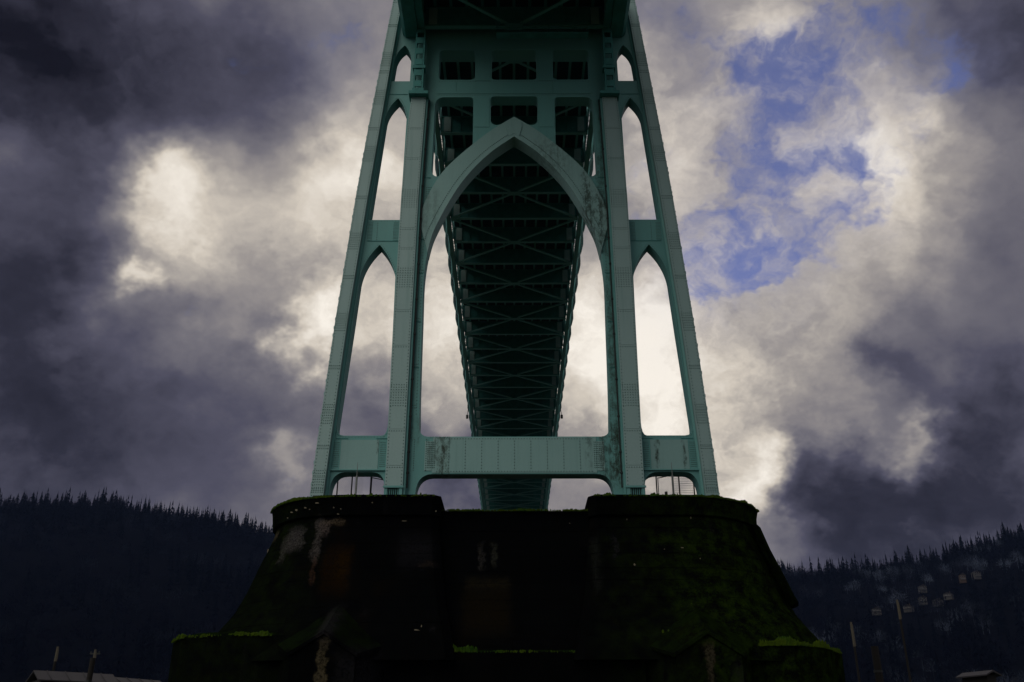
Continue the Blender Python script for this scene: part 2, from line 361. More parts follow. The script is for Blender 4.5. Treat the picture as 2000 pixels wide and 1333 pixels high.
# ------------------------------------------------------------------ mesh helpers
class MB:
    def __init__(self):
        self.v = []; self.f = []
    def add(self, vs, fs):
        o = len(self.v)
        self.v += [tuple(p) for p in vs]
        self.f += [tuple(i + o for i in f) for f in fs]
    def box(self, x0, x1, y0, y1, z0, z1):
        self.add([(x0, y0, z0), (x1, y0, z0), (x1, y1, z0), (x0, y1, z0), (x0, y0, z1), (x1, y0, z1), (x1, y1, z1), (x0, y1, z1)],
                 [(0, 3, 2, 1), (4, 5, 6, 7), (0, 1, 5, 4), (1, 2, 6, 5), (2, 3, 7, 6), (3, 0, 4, 7)])
    def hexa(self, front, back):
        """front/back: four points each in the same order"""
        self.add(list(front) + list(back), [(0, 1, 2, 3), (7, 6, 5, 4), (0, 4, 5, 1), (1, 5, 6, 2), (2, 6, 7, 3), (3, 7, 4, 0)])
    def bar(self, a, b, wdt, hgt, up=(0, 0, 1)):
        a, b = Vector(a), Vector(b)
        d = (b - a).normalized(); u = Vector(up)
        if abs(d.dot(u)) > 0.98: u = Vector((0, 1, 0))
        s = d.cross(u).normalized(); u = s.cross(d)
        s *= wdt / 2; u *= hgt / 2
        self.hexa([a - s - u, a + s - u, a + s + u, a - s + u], [b - s - u, b + s - u, b + s + u, b - s + u])
    def tube(self, a, b, r0, r1=None, n=6, cap=True):
        r1 = r0 if r1 is None else r1
        a, b = Vector(a), Vector(b)
        d = (b - a).normalized()
        s = d.cross(Vector((0, 0, 1)) if abs(d.z) < 0.95 else Vector((0, 1, 0))).normalized(); t = d.cross(s)
        vs = []
        for c, r in ((a, r0), (b, r1)):
            for i in range(n):
                an = 2 * math.pi * i / n
                vs.append(c + s * (r * math.cos(an)) + t * (r * math.sin(an)))
        fs = [(i, (i + 1) % n, n + (i + 1) % n, n + i) for i in range(n)]
        if cap: fs += [tuple(range(n - 1, -1, -1)), tuple(range(n, 2 * n))]
        self.add(vs, fs)
    def prism(self, outer, y0, y1, holes=()):
        """polygon in XZ with holes, extruded along Y"""
        loops = [list(outer)] + [list(h) for h in holes]
        tris = tessellate_polygon([[Vector((x, z, 0)) for x, z in l] for l in loops])
        flat = [p for l in loops for p in l]
        n = len(flat)
        vs = [(x, y0, z) for x, z in flat] + [(x, y1, z) for x, z in flat]
        fs = [tuple(t) for t in tris] + [(t[0] + n, t[2] + n, t[1] + n) for t in tris]
        o = 0
        for l in loops:
            k = len(l)
            for i in range(k):
                a, b = o + i, o + (i + 1) % k
                fs.append((a, b, b + n, a + n))
            o += k
        self.add(vs, fs)
    def loft(self, rings, caps=True):
        n = len(rings[0])
        o = len(self.v)
        vs = [p for r in rings for p in r]
        fs = []
        for k in range(len(rings) - 1):
            for i in range(n):
                j = (i + 1) % n
                fs.append((k * n + i, k * n + j, (k + 1) * n + j, (k + 1) * n + i))
        if caps:
            fs += [tuple(range(n - 1, -1, -1)), tuple((len(rings) - 1) * n + i for i in range(n))]
        self.add(vs, fs)
    def mesh(self, name, mat, recalc=True):
        me = bpy.data.meshes.new(name)
        me.from_pydata(self.v, [], self.f)
        if recalc:
            bm = bmesh.new(); bm.from_mesh(me)
            bmesh.ops.recalc_face_normals(bm, faces=bm.faces)
            bm.to_mesh(me); bm.free()
        if mat: me.materials.append(mat)
        return me
    def build(self, name, mat, parent=None, recalc=True):
        return put(name, self.mesh(name, mat, recalc), parent)
def put(name, me, parent=None, loc=None):
    o = bpy.data.objects.new(name, me)
    col.objects.link(o)
    if parent: o.parent = parent
    if loc: o.location = loc
    return o
def tag(o, label=None, cat=None, group=None, kind=None):
    if label: o['label'] = label
    if cat: o['category'] = cat
    if group: o['group'] = group
    if kind: o['kind'] = kind
    return o
def thing(name, label, cat, loc=(0, 0, 0), rz=0.0, group=None):
    o = bpy.data.objects.new(name, None)
    o.empty_display_size = 0.5
    col.objects.link(o)
    o.location = loc; o.rotation_euler = (0, 0, rz)
    return tag(o, label, cat, group)
def mir(pts, s):
    return [(s * x, z) for x, z in pts]
def interp(tbl, z):
    if z <= tbl[0][1]:
        (x0, z0), (x1, z1) = tbl[0], tbl[1]
    elif z >= tbl[-1][1]:
        (x0, z0), (x1, z1) = tbl[-2], tbl[-1]
    else:
        for (x0, z0), (x1, z1) in zip(tbl, tbl[1:]):
            if z0 <= z <= z1: break
    return x0 + (x1 - x0) * (z - z0) / (z1 - z0)
def smooth_curve(pts, sub=4):
    out = []
    P = [pts[0]] + list(pts) + [pts[-1]]
    for i in range(1, len(P) - 2):
        p0, p1, p2, p3 = P[i - 1], P[i], P[i + 1], P[i + 2]
        for k in range(sub):
            t = k / sub
            out.append(tuple(0.5 * ((2 * p1[j]) + (-p0[j] + p2[j]) * t + (2 * p0[j] - 5 * p1[j] + 4 * p2[j] - p3[j]) * t * t + (-p0[j] + 3 * p1[j] - 3 * p2[j] + p3[j]) * t ** 3) for j in (0, 1)))
    out.append(tuple(pts[-1]))
    return out
def qbez(a, c, b, n=8):
    return [tuple((1 - t) ** 2 * a[j] + 2 * t * (1 - t) * c[j] + t * t * b[j] for j in (0, 1)) for t in [i / n for i in range(n + 1)]]

# ------------------------------------------------------------------ ground, river, hills
def terrain_ground():
    mb = MB()
    ys = [-3000, -300, -60, 0, 40, 80, 110, 128, 142, 408, 420, 440, 700, 3000]
    zs = [0, 0, 0.2, 0, 0, 0, -0.4, -3, -7, -7, -2.0, -0.5, -1, -1]
    xs = [-3000, -1500, -300, -100, -40, 0, 40, 100, 300, 1500, 3000]
    vs = [(x, y, z + 0.05 * math.sin(x * 0.13)) for y, z in zip(ys, zs) for x in xs]
    nx = len(xs)
    fs = [(j * nx + i, j * nx + i + 1, (j + 1) * nx + i + 1, (j + 1) * nx + i) for j in range(len(ys) - 1) for i in range(nx - 1)]
    mb.add(vs, fs)
    tag(mb.build("ground", GRASS), kind='structure')
    mb = MB()
    mb.add([(-3000, 112, -2.6), (3000, 112, -2.6), (3000, 430, -2.6), (-3000, 430, -2.6)], [(0, 1, 2, 3)])
    tag(mb.build("river", WATER), kind='structure')
terrain_ground()

RIDGE = [(-3.0, 0.20), (-1.2, 0.24), (-0.8, 0.262), (-0.60, 0.257), (-0.563, 0.251), (-0.507, 0.2538), (-0.451, 0.2538), (-0.394, 0.2453), (-0.337, 0.2368), (-0.302, 0.2284),
         (-0.263, 0.2200), (-0.15, 0.185), (0.0, 0.160), (0.18, 0.168), (0.275, 0.1770), (0.324, 0.1785), (0.378, 0.1815), (0.434, 0.188), (0.492, 0.2032), (0.55, 0.2181), (0.65, 0.235), (0.9, 0.24), (3.0, 0.2)]
HY0, HY1 = 450.0, 1150.0
def ridge_slope(a):
    for (a0, s0), (a1, s1) in zip(RIDGE, RIDGE[1:]):
        if a0 <= a <= a1:
            t = (a - a0) / (a1 - a0); t = t * t * (3 - 2 * t)
            return s0 + (s1 - s0) * t
    return 0.2
def hill_z(x, y):
    a = x / max(y, 1)
    zr = ridge_slope(a) * HY1
    t = (y - HY0) / (HY1 - HY0)
    if t <= 1:
        z = zr * max(t, -0.02)
    else:
        z = zr * (1 - 0.55 * (t - 1))
    roll = 5.0 * math.sin(x * 0.021 + y * 0.008) * math.sin(y * 0.017 + 1.3) + 2.5 * math.sin(x * 0.06) * math.sin(y * 0.05)
    env = max(0, min(1, t * 3)) * (1 if t > 1.1 else max(0.0, min(1.0, (1.0 - t) * 4)))
    return z + roll * env + 0.2
def build_hills():
    mb = MB()
    ys = [430 + 20 * i for i in range(60)]
    aa = np.linspace(-1.6, 1.6, 150)
    vs = []
    for y in ys:
        for a in aa:
            x = a * (300 + y * 0.75)
            vs.append((x, y, hill_z(x, y)))
    n = len(aa)
    fs = [(j * n + i, j * n + i + 1, (j + 1) * n + i + 1, (j + 1) * n + i) for j in range(len(ys) - 1) for i in range(n - 1)]
    mb.add(vs, fs)
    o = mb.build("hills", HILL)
    for p in o.data.polygons: p.use_smooth = True
    tag(o, kind='structure')
build_hills()

# ------------------------------------------------------------------ steel tower
tower = thing("bridge_tower", "tall teal riveted steel bridge tower with a pointed central arch standing on the concrete pier", "bridge tower", (0, 62.5, 16.5))
T0 = Vector((0, 62.5, 16.5))
def tpart(mb, name, mat, parent):
    """build in world numbers, keep local to the tower"""
    o = mb.build(name, mat, None)
    o.data.transform(Matrix.Translation(-T0))
    o.parent = parent
    return o
LEG_OUT = [(14.02, 16.5), (13.97, 17.79), (13.86, 20.5), (13.3, 30.67), (12.47, 42.25), (11.97, 48.15), (10.94, 58.92), (10.6, 62.39), (9.9, 69.0)]
LEG_IN = [(13.12, 16.5), (13.06, 17.79), (12.95, 20.5), (12.4, 30.67), (11.54, 42.25), (11.04, 48.15), (10.15, 58.92), (9.79, 62.39), (9.1, 69.0)]
PIL_OUT = [(8.92, 16.5), (8.91, 18.5), (8.88, 20.5), (8.94, 30.67), (8.90, 42.25), (8.76, 48.15), (8.53, 51.8)]
PIL_IN = [(7.66, 16.5), (7.66, 18.5), (7.66, 20.5), (7.62, 30.67), (7.55, 42.25), (7.42, 48.0), (7.32, 51.8)]
Z_LEG = [16.5, 18.4, 19.3, 21.5, 24.14, 27.52, 31.34, 34.9, 38.24, 42.0, 46.34, 48.6, 52.0, 54.46, 56.0, 59.5, 63.0, 69.0]
Z_PIL = [18.68, 20.17, 22.81, 25.66, 29.26, 32.14, 35.16, 37.47, 39.21, 42.2, 45.75, 48.72, 51.78]
YF, YP, YB = 62.0, 62.6, 63.8           # column face, web face, web back

class Rivets:
    def __init__(self): self.mb = MB()
    def dot(self, x, z, y, r=0.048, h=0.04):
        vs = [(x + r * math.cos(k * math.pi / 2.5), y, z + r * math.sin(k * math.pi / 2.5)) for k in range(5)] + [(x, y - h, z)]
        self.mb.add(vs, [(k, (k + 1) % 5, 5) for k in range(5)])
    def line(self, a, b, y, step=0.24, **k):
        L = math.hypot(b[0] - a[0], b[1] - a[1]); n = max(1, int(L / step))
        for i in range(n + 1):
            t = (i + 0.5) / (n + 1)
            self.dot(a[0] + (b[0] - a[0]) * t, a[1] + (b[1] - a[1]) * t, y, **k)
    def grid(self, x0, x1, z0, z1, nx, nz, y, **k):
        for i in range(nx):
            for j in range(nz):
                self.dot(x0 + (x1 - x0) * (i + 0.5) / nx, z0 + (z1 - z0) * (j + 0.5) / nz, y, **k)
    def build(self, parent):
        o = tpart(self.mb, "rivets", RIVET, parent)
        o['kind'] = 'stuff'
        return o

for s in (-1, 1):
    # outer battered leg
    core = MB()
    zs = Z_LEG
    rings = []
    for z in zs:
        xo, xi = s * (interp(LEG_OUT, z) - 0.03), s * (interp(LEG_IN, z) + 0.03)
        rings.append([(xo, YF + 0.03, z), (xi, YF + 0.03, z), (xi, YF + 2.6, z), (xo, YF + 2.6, z)])
    core.loft(rings)
    leg = tpart(core, "outer_leg", GRIME, tower)
    rv = Rivets()
    for k, (z0, z1) in enumerate(zip(zs, zs[1:])):
        p = MB()
        g = 0.010
        a, b = (interp(LEG_OUT, z0), z0 + g), (interp(LEG_OUT, z1), z1 - g)
        c, d = (interp(LEG_IN, z0), z0 + g), (interp(LEG_IN, z1), z1 - g)
        fr = [(s * a[0], YF, a[1]), (s * c[0], YF, c[1]), (s * d[0], YF, d[1]), (s * b[0], YF, b[1])]
        p.hexa(fr, [(x, YF + 2.64, z) for x, y, z in fr])
        tpart(p, "leg_plate", LIT_STEEL, leg)
        rv.line((s * (a[0] - 0.11), a[1]), (s * (b[0] - 0.11), b[1]), YF, 0.26)
        rv.line((s * (c[0] + 0.11), c[1]), (s * (d[0] + 0.11), d[1]), YF, 0.26)
        if k > 0:
            for dzr in ((-0.12, 0.12) if k % 2 else (-0.9, -0.7, -0.5, -0.3, -0.12, 0.12, 0.3, 0.5)):
                xo, xi = interp(LEG_OUT, z0 + dzr), interp(LEG_IN, z0 + dzr)
                for q in range(6):
                    rv.dot(s * (xi + (xo - xi) * (q + 0.5) / 6), z0 + dzr, YF)
    rv.build(leg)
    # bolt heads standing on the outer edge
    bh = MB()
    for i in range(60):
        z = 17.5 + i * 0.78 + random.uniform(-0.35, 0.35)
        if z > 62: break
        x = interp(LEG_OUT, z)
        bh.box(min(s * (x - 0.01), s * (x + 0.04)), max(s * (x - 0.01), s * (x + 0.04)), YF + 0.05, YF + 0.2, z, z + random.choice((0.06, 0.1, 0.22)))
    ob = tpart(bh, "edge_bolts", STEEL, leg); ob['kind'] = 'stuff'
    # angle flange running down the inner side of the leg
    fl = MB()
    rings = []
    for z in zs:
        x1, x0 = interp(LEG_IN, z) - 0.02, interp(LEG_IN, z) - 0.17
        rings.append([(s * x1, YP - 0.22, z), (s * x0, YP - 0.10, z), (s * x0, YP - 0.004, z), (s * x1, YP - 0.004, z)])
    fl.loft(rings)
    tpart(fl, "leg_flange", STEEL, leg)
    gr = MB()
    for q in range(4):
        x = 13.32 + q * 0.10
        gr.box(min(s * x, s * (x + 0.045)), max(s * x, s * (x + 0.045)), YF - 0.05, YF - 0.004, 16.7, 17.9)
    gr.box(min(s * 13.28, s * 13.72), max(s * 13.28, s * 13.72), YF - 0.12, YF - 0.004, 17.9, 18.02)
    tpart(gr, "drain_grille", DARKIRON, leg)

    # inner pilaster with face plates
    core = MB()
    rings = []
    for z in [16.5] + Z_PIL:
        xo, xi = s * (interp(PIL_OUT, z) - 0.03), s * (interp(PIL_IN, z) + 0.03)
        rings.append([(xo, YF + (0.45 if z < 18.7 else 0.04), z), (xi, YF + (0.45 if z < 18.7 else 0.04), z), (xi, YF + 2.4, z), (xo, YF + 2.4, z)])
    core.loft(rings)
    pil = tpart(core, "inner_column", GRIME, tower)
    rv = Rivets()
    for k, (z0, z1) in enumerate(zip(Z_PIL, Z_PIL[1:])):
        g = 0.010
        a, b = (interp(PIL_OUT, z0), z0 + g), (interp(PIL_OUT, z1), z1 - g)
        c, d = (interp(PIL_IN, z0), z0 + g), (interp(PIL_IN, z1), z1 - g)
        p = MB()
        fr = [(s * a[0], YF, a[1]), (s * c[0], YF, c[1]), (s * d[0], YF, d[1]), (s * b[0], YF, b[1])]
        p.hexa(fr, [(x, YF + 2.42, z) for x, y, z in fr])
        tpart(p, "face_plate", LIT_STEEL, pil)
        rv.line((s * (a[0] - 0.10), a[1]), (s * (b[0] - 0.10), b[1]), YF, 0.26)
        rv.line((s * (c[0] + 0.10), c[1]), (s * (d[0] + 0.10), d[1]), YF, 0.26)
        if k > 0:
            rows = (-0.14,) if k % 3 else (-1.1, -0.9, -0.7, -0.5, -0.3, -0.12, 0.12, 0.3, 0.5)
            for dzr in rows:
                xo, xi = interp(PIL_OUT, z0 + dzr), interp(PIL_IN, z0 + dzr)
                for q in range(7):
                    rv.dot(s * (xi + (xo - xi) * (q + 0.5) / 7), z0 + dzr, YF)
    rv.build(pil)
    # narrow stepped return beside the pilaster
    rt = MB()
    rings = []
    for z in [16.5] + Z_PIL:
        x1 = interp(PIL_IN, z) - 0.004; x0 = x1 - 0.16
        rings.append([(s * x1, YF + 0.16, z), (s * x0, YF + 0.16, z), (s * x0, YP - 0.004, z), (s * x1, YP - 0.004, z)])
    rt.loft(rings)
    tpart(rt, "column_angle", STEEL, pil)
    # louvred opening at the foot
    gl = MB()
    gl.box(min(s * 7.68, s * 7.92), max(s * 7.68, s * 7.92), YF + 0.02, YF + 0.44, 16.5, 18.66)
    gl.box(min(s * 8.72, s * 8.90), max(s * 8.72, s * 8.90), YF + 0.02, YF + 0.44, 16.5, 18.66)
    tpart(gl, "foot_jamb", STEEL, pil)
    for q in range(6):
        x = 7.97 + q * 0.135
        g1 = MB(); g1.box(min(s * x, s * (x + 0.05)), max(s * x, s * (x + 0.05)), YF + 0.10, YF + 0.18, 16.5, 18.64)
        tpart(g1, "louvre_bar", STEEL, pil)
    hd = MB(); hd.box(min(s * 7.6, s * 9.0), max(s * 7.6, s * 9.0), YF - 0.06, YF + 0.02, 18.58, 18.72)
    tpart(hd, "louvre_lintel", STEEL, pil)
    # cap slab where the side-span post bears
    cp = MB(); cp.box(min(s * 7.12, s * 8.72), max(s * 7.12, s * 8.72), 61.5, 64.4, 51.80, 52.10)
    tpart(cp, "column_cap", STEEL_DK, pil)
    up = MB(); up.box(min(s * 7.45, s * 8.62), max(s * 7.45, s * 8.62), 62.58, 64.3, 52.10, 68.0)
    tpart(up, "upper_column", STEEL, pil)
    # rain pipe clipped to the inside of the column
    dp = MB()
    for z0, z1 in zip(Z_PIL, Z_PIL[1:]):
        dp.tube((s * (interp(PIL_IN, z0) - 0.26), YF + 0.36, z0), (s * (interp(PIL_IN, z1) - 0.26), YF + 0.36, z1), 0.055, n=6)
        dp.tube((s * (interp(PIL_IN, z0) - 0.26), YF + 0.36, z0 + 1.0), (s * (interp(PIL_IN, z0) - 0.26), YF + 0.36, z0 + 1.12), 0.10, n=6)
    tpart(dp, "rain_pipe", DARKIRON, tower)

    # side web with pointed openings
    zz = [16.5, 17.95, 20.5, 25, 30.67, 36, 42.25, 48.15, 53, 58.92, 63.5]
    outer = [(8.60, z) for z in reversed(zz)]
    # foot opening notched out of the lower edge
    notch = [(8.60, 16.5), (9.01, 16.5), (9.01, 18.9)] + qbez((9.01, 18.9), (9.05, 19.86), (10.0, 19.86), 6)[1:] + [(11.75, 19.86)] + qbez((11.75, 19.86), (12.72, 19.86), (12.79, 18.5), 6)[1:] + [(12.80, 16.5)]
    outer = [p for p in outer if p[1] > 16.6] + notch + [(interp(LEG_IN, z) + 0.3, z) for z in zz]
    low = [(9.35, 22.52), (12.05, 22.52)] + qbez((12.05, 22.52), (12.68, 22.52), (12.62, 23.4), 4)[1:] + [(12.08, 30.95)] + qbez((11.82, 35.0), (11.62, 36.7), (10.44, 38.05), 8) + qbez((10.44, 38.05), (9.36, 36.8), (9.08, 35.2), 8)[1:] + [(9.04, 30.95), (8.99, 23.5)] + qbez((8.99, 23.5), (9.0, 22.56), (9.35, 22.52), 4)[1:-1]
    upo = [(8.99, 40.29), (11.42, 40.29)] + qbez((10.66, 50.2), (10.55, 51.2), (9.72, 52.19), 8) + qbez((9.72, 52.19), (9.05, 51.3), (8.91, 50.1), 8)[1:]
    topo = [(8.82, 53.96), (10.39, 53.96)] + qbez((10.19, 56.3), (10.02, 57.3), (9.41, 57.84), 7) + qbez((9.41, 57.84), (8.90, 57.3), (8.80, 56.3), 7)[1:]
    wb = MB(); wb.prism(mir(outer, s), YP, YB, [mir(low, s), mir(upo, s), mir(topo, s)])
    web = tpart(wb, "side_web", STEEL, tower)
    rv = Rivets()
    for lp in (low, upo):
        q = [(x, z) for x, z in lp]
        for (x0, z0), (x1, z1) in zip(q, q[1:] + q[:1]):
            L = math.hypot(x1 - x0, z1 - z0)
            cxm = 10.6 if lp is low else 10.1
            if L > 0.05:
                nx, nz = (z1 - z0) / L * 0.10, -(x1 - x0) / L * 0.10
                rv.line((s * (x0 + nx), z0 + nz), (s * (x1 + nx), z1 + nz), YP, 0.24, r=0.035)
    # gusseted rivet fields on the lower and middle struts
    for q in range(5):
        rv.line((s * (9.08 + q * 0.085), 20.2), (s * (9.08 + q * 0.085), 22.1), YP, 0.14, r=0.036)
        rv.line((s * (12.34 + q * 0.085), 20.2), (s * (12.34 + q * 0.085), 22.1), YP, 0.14, r=0.036)
        rv.line((s * (9.08 + q * 0.085), 38.4), (s * (9.08 + q * 0.085), 40.1), YP, 0.14, r=0.036)
        rv.line((s * (11.1 + q * 0.085), 38.4), (s * (11.1 + q * 0.085), 40.1), YP, 0.14, r=0.036)
    rv.line((s * 10.7, 20.2), (s * 10.7, 22.1), YP, 0.22); rv.line((s * 10.7, 38.4), (s * 10.7, 40.1), YP, 0.22)
    rv.build(web)
    st = MB(); st.box(min(s * 9.55, s * 12.2), max(s * 9.55, s * 12.2), YP - 0.03, YP - 0.004, 20.05, 22.2)
    tpart(st, "strut_plate", LIT_STEEL_ST, web)
    stl = MB(); stl.box(min(s * 9.02, s * 12.82), max(s * 9.02, s * 12.82), YP - 0.14, YP - 0.004, 19.95, 20.03)
    tpart(stl, "strut_angle", STEEL, web)
    for (xa, xb, z, hh) in ((8.95, 9.75, 22.28, 0.05), (11.75, 12.6, 22.28, 0.05), (9.0, 11.4, 38.35, 0.05), (8.95, 10.55, 52.55, 0.04)):
        sm = MB(); sm.box(min(s * xa, s * xb), max(s * xa, s * xb), YP - 0.035, YP - 0.002, z, z + hh)
        tpart(sm, "seam_strip", STEEL_DK, web)

# central portal web with the great arch
arch_half = smooth_curve([(6.76, 23.4), (6.81, 24.8), (6.84, 26.31), (6.87, 29.04), (6.89, 31.78), (6.92, 34.34), (6.87, 35.81), (6.71, 37.33), (6.42, 38.8), (6.03, 39.9), (5.34, 41.53), (4.32, 43.52), (3.17, 45.18), (1.96, 46.54), (0.9, 47.47), (0.0, 48.15)], 3)
corner = qbez((6.1, 22.44), (6.74, 22.46), (6.76, 23.2), 5)
half = corner + arch_half[1:]
arch_hole = half + [(-x, z) for x, z in reversed(half[:-1])]
outer = [(7.70, 66.0), (7.70, 16.5), (6.9, 16.5), (6.86, 18.2)] + qbez((6.84, 18.4), (6.76, 19.70), (5.7, 19.72), 7) + [(-x, z) for x, z in reversed(qbez((6.84, 18.4), (6.76, 19.70), (5.7, 19.72), 7))] + [(-6.86, 18.2), (-6.9, 16.5), (-7.70, 16.5), (-7.70, 66.0)]
crown = [(1.98, 52.05)] + qbez((1.98, 52.05), (1.96, 52.35), (1.65, 52.35), 3)[1:] + [(-1.65, 52.35)] + qbez((-1.65, 52.35), (-1.96, 52.35), (-1.98, 52.05), 3)[1:] + [(-1.95, 49.9)] + qbez((-1.95, 49.9), (-1.9, 49.42), (-1.4, 49.40), 4)[1:] + [(-0.97, 49.52), (0, 50.16), (0.97, 49.52)] + qbez((1.4, 49.40), (1.9, 49.42), (1.95, 49.9), 4)
def sidelow(s):
    pts = [(3.41, 51.95)] + qbez((3.41, 51.95), (3.42, 52.27), (3.72, 52.27), 3)[1:] + [(5.9, 52.27)] + qbez((5.9, 52.27), (6.58, 52.25), (6.6, 51.4), 5)[1:] + [(6.68, 45.0)] + qbez((6.68, 45.0), (6.6, 44.35), (6.15, 44.34), 4)[1:] + [(5.85, 44.55), (4.68, 46.04), (3.39, 47.45)]
    return mir(pts, s)
def rrect(x0, x1, z0, z1, r):
    return [(x0 + r, z0), (x1 - r, z0)] + qbez((x1 - r, z0), (x1, z0), (x1, z0 + r), 3)[1:] + [(x1, z1 - r)] + qbez((x1, z1 - r), (x1, z1), (x1 - r, z1), 3)[1:] + [(x0 + r, z1)] + qbez((x0 + r, z1), (x0, z1), (x0, z1 - r), 3)[1:] + [(x0, z0 + r)] + qbez((x0, z0 + r), (x0, z0), (x0 + r, z0), 3)[1:-1]
holes = [arch_hole, crown, sidelow(1), sidelow(-1), rrect(-1.92, 1.92, 54.1, 57.3, 0.35), rrect(3.28, 6.4, 54.1, 57.3, 0.35), rrect(-6.4, -3.28, 54.1, 57.3, 0.35)]
pw = MB(); pw.prism(outer, YP, YB, holes)
portal = tpart(pw, "portal_web", STEEL_ST, tower)
rv = Rivets()
for s in (-1, 1):
    rv.line((s * 7.5, 17), (s * 7.5, 50), YP, 0.26); rv.line((s * 7.02, 24), (s * 7.06, 38), YP, 0.26)
    rv.line((s * 7.05, 19.9), (s * 7.05, 22.3), YP, 0.18); rv.line((s * 6.2, 19.9), (s * 6.2, 22.3), YP - 0.035, 0.18)
    for q in range(5):
        rv.line((s * (5.6 + q * 0.12), 20.1), (s * (5.6 + q * 0.12), 22.1), YP - 0.035, 0.16)
        rv.line((s * (6.5 + q * 0.12), 38.9 + q * 0.2), (s * (6.5 + q * 0.12), 43.4), YP, 0.2)
    for (x0, x1, z) in ((7.0, 7.6, 24.6), (7.0, 7.6, 27.8), (7.0, 7.6, 31.5), (6.9, 7.6, 35.6), (6.7, 7.5, 38.6), (6.5, 7.5, 41.6)):
        rv.line((s * x0, z), (s * x1, z), YP, 0.14); rv.line((s * x0, z + 0.2), (s * x1, z + 0.2), YP, 0.14)
for i in range(-5, 6):
    if abs(i) <= 4: rv.line((i * 1.15, 20.0), (i * 1.15, 22.2), YP - 0.035, 0.24)
rv.line((-5.5, 22.27), (5.5, 22.27), YP - 0.035, 0.2); rv.line((-5.5, 19.9), (5.5, 19.9), YP - 0.035, 0.2)
for z in (52.5, 53.95):
    rv.line((-6.4, z), (6.4, z), YP, 0.22)
# rivets following the arch
for (x0, z0), (x1, z1) in zip(arch_half[20:], arch_half[21:]):
    L = math.hypot(x1 - x0, z1 - z0); nx, nz = (z1 - z0) / L, -(x1 - x0) / L
    for s in (-1, 1):
        rv.line((s * (x0 + nx * 0.42), z0 + nz * 0.42), (s * (x1 + nx * 0.42), z1 + nz * 0.42), YP - 0.165, 0.2)
rv.build(portal)
for i in range(-5, 5):
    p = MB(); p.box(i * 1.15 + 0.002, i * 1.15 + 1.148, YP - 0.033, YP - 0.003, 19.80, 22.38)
    tpart(p, "strut_plate", LIT_STEEL_ST, portal)
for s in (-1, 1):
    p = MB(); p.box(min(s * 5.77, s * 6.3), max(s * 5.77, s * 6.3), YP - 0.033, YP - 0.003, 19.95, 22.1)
    tpart(p, "splice_plate", LIT_STEEL_ST, portal)
    for z in (27.7, 31.4, 35.5, 38.5, 41.5, 44.2):
        p = MB(); p.box(min(s * 6.98 if z < 36 else s * 6.7, s * 7.62), max(s * 6.98 if z < 36 else s * 6.7, s * 7.62), YP - 0.04, YP - 0.002, z, z + 0.05)
        tpart(p, "seam_strip", STEEL_DK, portal)
# arch rib, standing a hand proud of the web
ext = smooth_curve([(0, 50.14), (0.97, 49.47), (2.02, 48.65), (3.34, 47.42), (4.68, 46.04), (5.70, 44.78), (6.4, 43.5), (6.95, 42.2), (7.3, 41.0), (7.4, 40.0)], 3)
inn_src = [p for p in arch_half if p[1] >= 37.2][::-1]
def resample(poly, n):
    d = [0]
    for a, b in zip(poly, poly[1:]): d.append(d[-1] + math.hypot(b[0] - a[0], b[1] - a[1]))
    out = []
    for i in range(n + 1):
        t = d[-1] * i / n
        for k in range(len(poly) - 1):
            if d[k + 1] >= t - 1e-9:
                u = (t - d[k]) / max(1e-9, d[k + 1] - d[k])
                out.append((poly[k][0] + (poly[k + 1][0] - poly[k][0]) * u, poly[k][1] + (poly[k + 1][1] - poly[k][1]) * u)); break
    return out
NR = 26
ei, ii = resample(ext, NR), resample(inn_src, NR)
for s in (-1, 1):
    rb = MB()
    rings = []
    for (xe, ze), (xi, zi) in zip(ei, ii):
        xi2 = max(xi - 0.02, 0.0)
        rings.append([(s * xe, YP - 0.15, ze), (s * xi2, YP - 0.15, zi - 0.02), (s * xi2, YB + 0.02, zi - 0.02), (s * xe, YP + 0.05, ze)])
    rb.loft(rings)
    rib = tpart(rb, "arch_rib", LIT_STEEL_ST, portal)
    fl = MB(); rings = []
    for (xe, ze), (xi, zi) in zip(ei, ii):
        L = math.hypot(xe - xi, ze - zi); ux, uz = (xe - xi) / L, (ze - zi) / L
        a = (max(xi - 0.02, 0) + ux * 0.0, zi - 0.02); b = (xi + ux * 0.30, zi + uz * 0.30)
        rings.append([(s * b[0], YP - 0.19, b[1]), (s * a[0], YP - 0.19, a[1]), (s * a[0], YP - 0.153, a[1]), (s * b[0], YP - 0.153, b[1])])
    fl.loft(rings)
    tpart(fl, "rib_flange", LIT_STEEL_ST, portal)
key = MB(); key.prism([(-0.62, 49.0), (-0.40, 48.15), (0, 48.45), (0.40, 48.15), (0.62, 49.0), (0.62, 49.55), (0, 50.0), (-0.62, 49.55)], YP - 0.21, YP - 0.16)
tpart(key, "keystone_plate", LIT_STEEL_ST, portal)
for s in (-1, 1):
    for z0, z1 in ((47.9, 52.3), (53.98, 57.2)):
        p = MB(); p.box(min(s * 2.06, s * 3.32), max(s * 2.06, s * 3.32), YP - 0.03, YP - 0.003, z0 if z0 > 50 else 49.2, z1)
        tpart(p, "mullion_plate", STEEL_ST, portal)
for i in range(-4, 4):
    p = MB(); p.box(i * 1.62 + 0.012, i * 1.62 + 1.608, YP - 0.03, YP - 0.003, 52.62 if i != 99 else 0, 53.88)
    tpart(p, "beam_plate", STEEL_ST, portal)

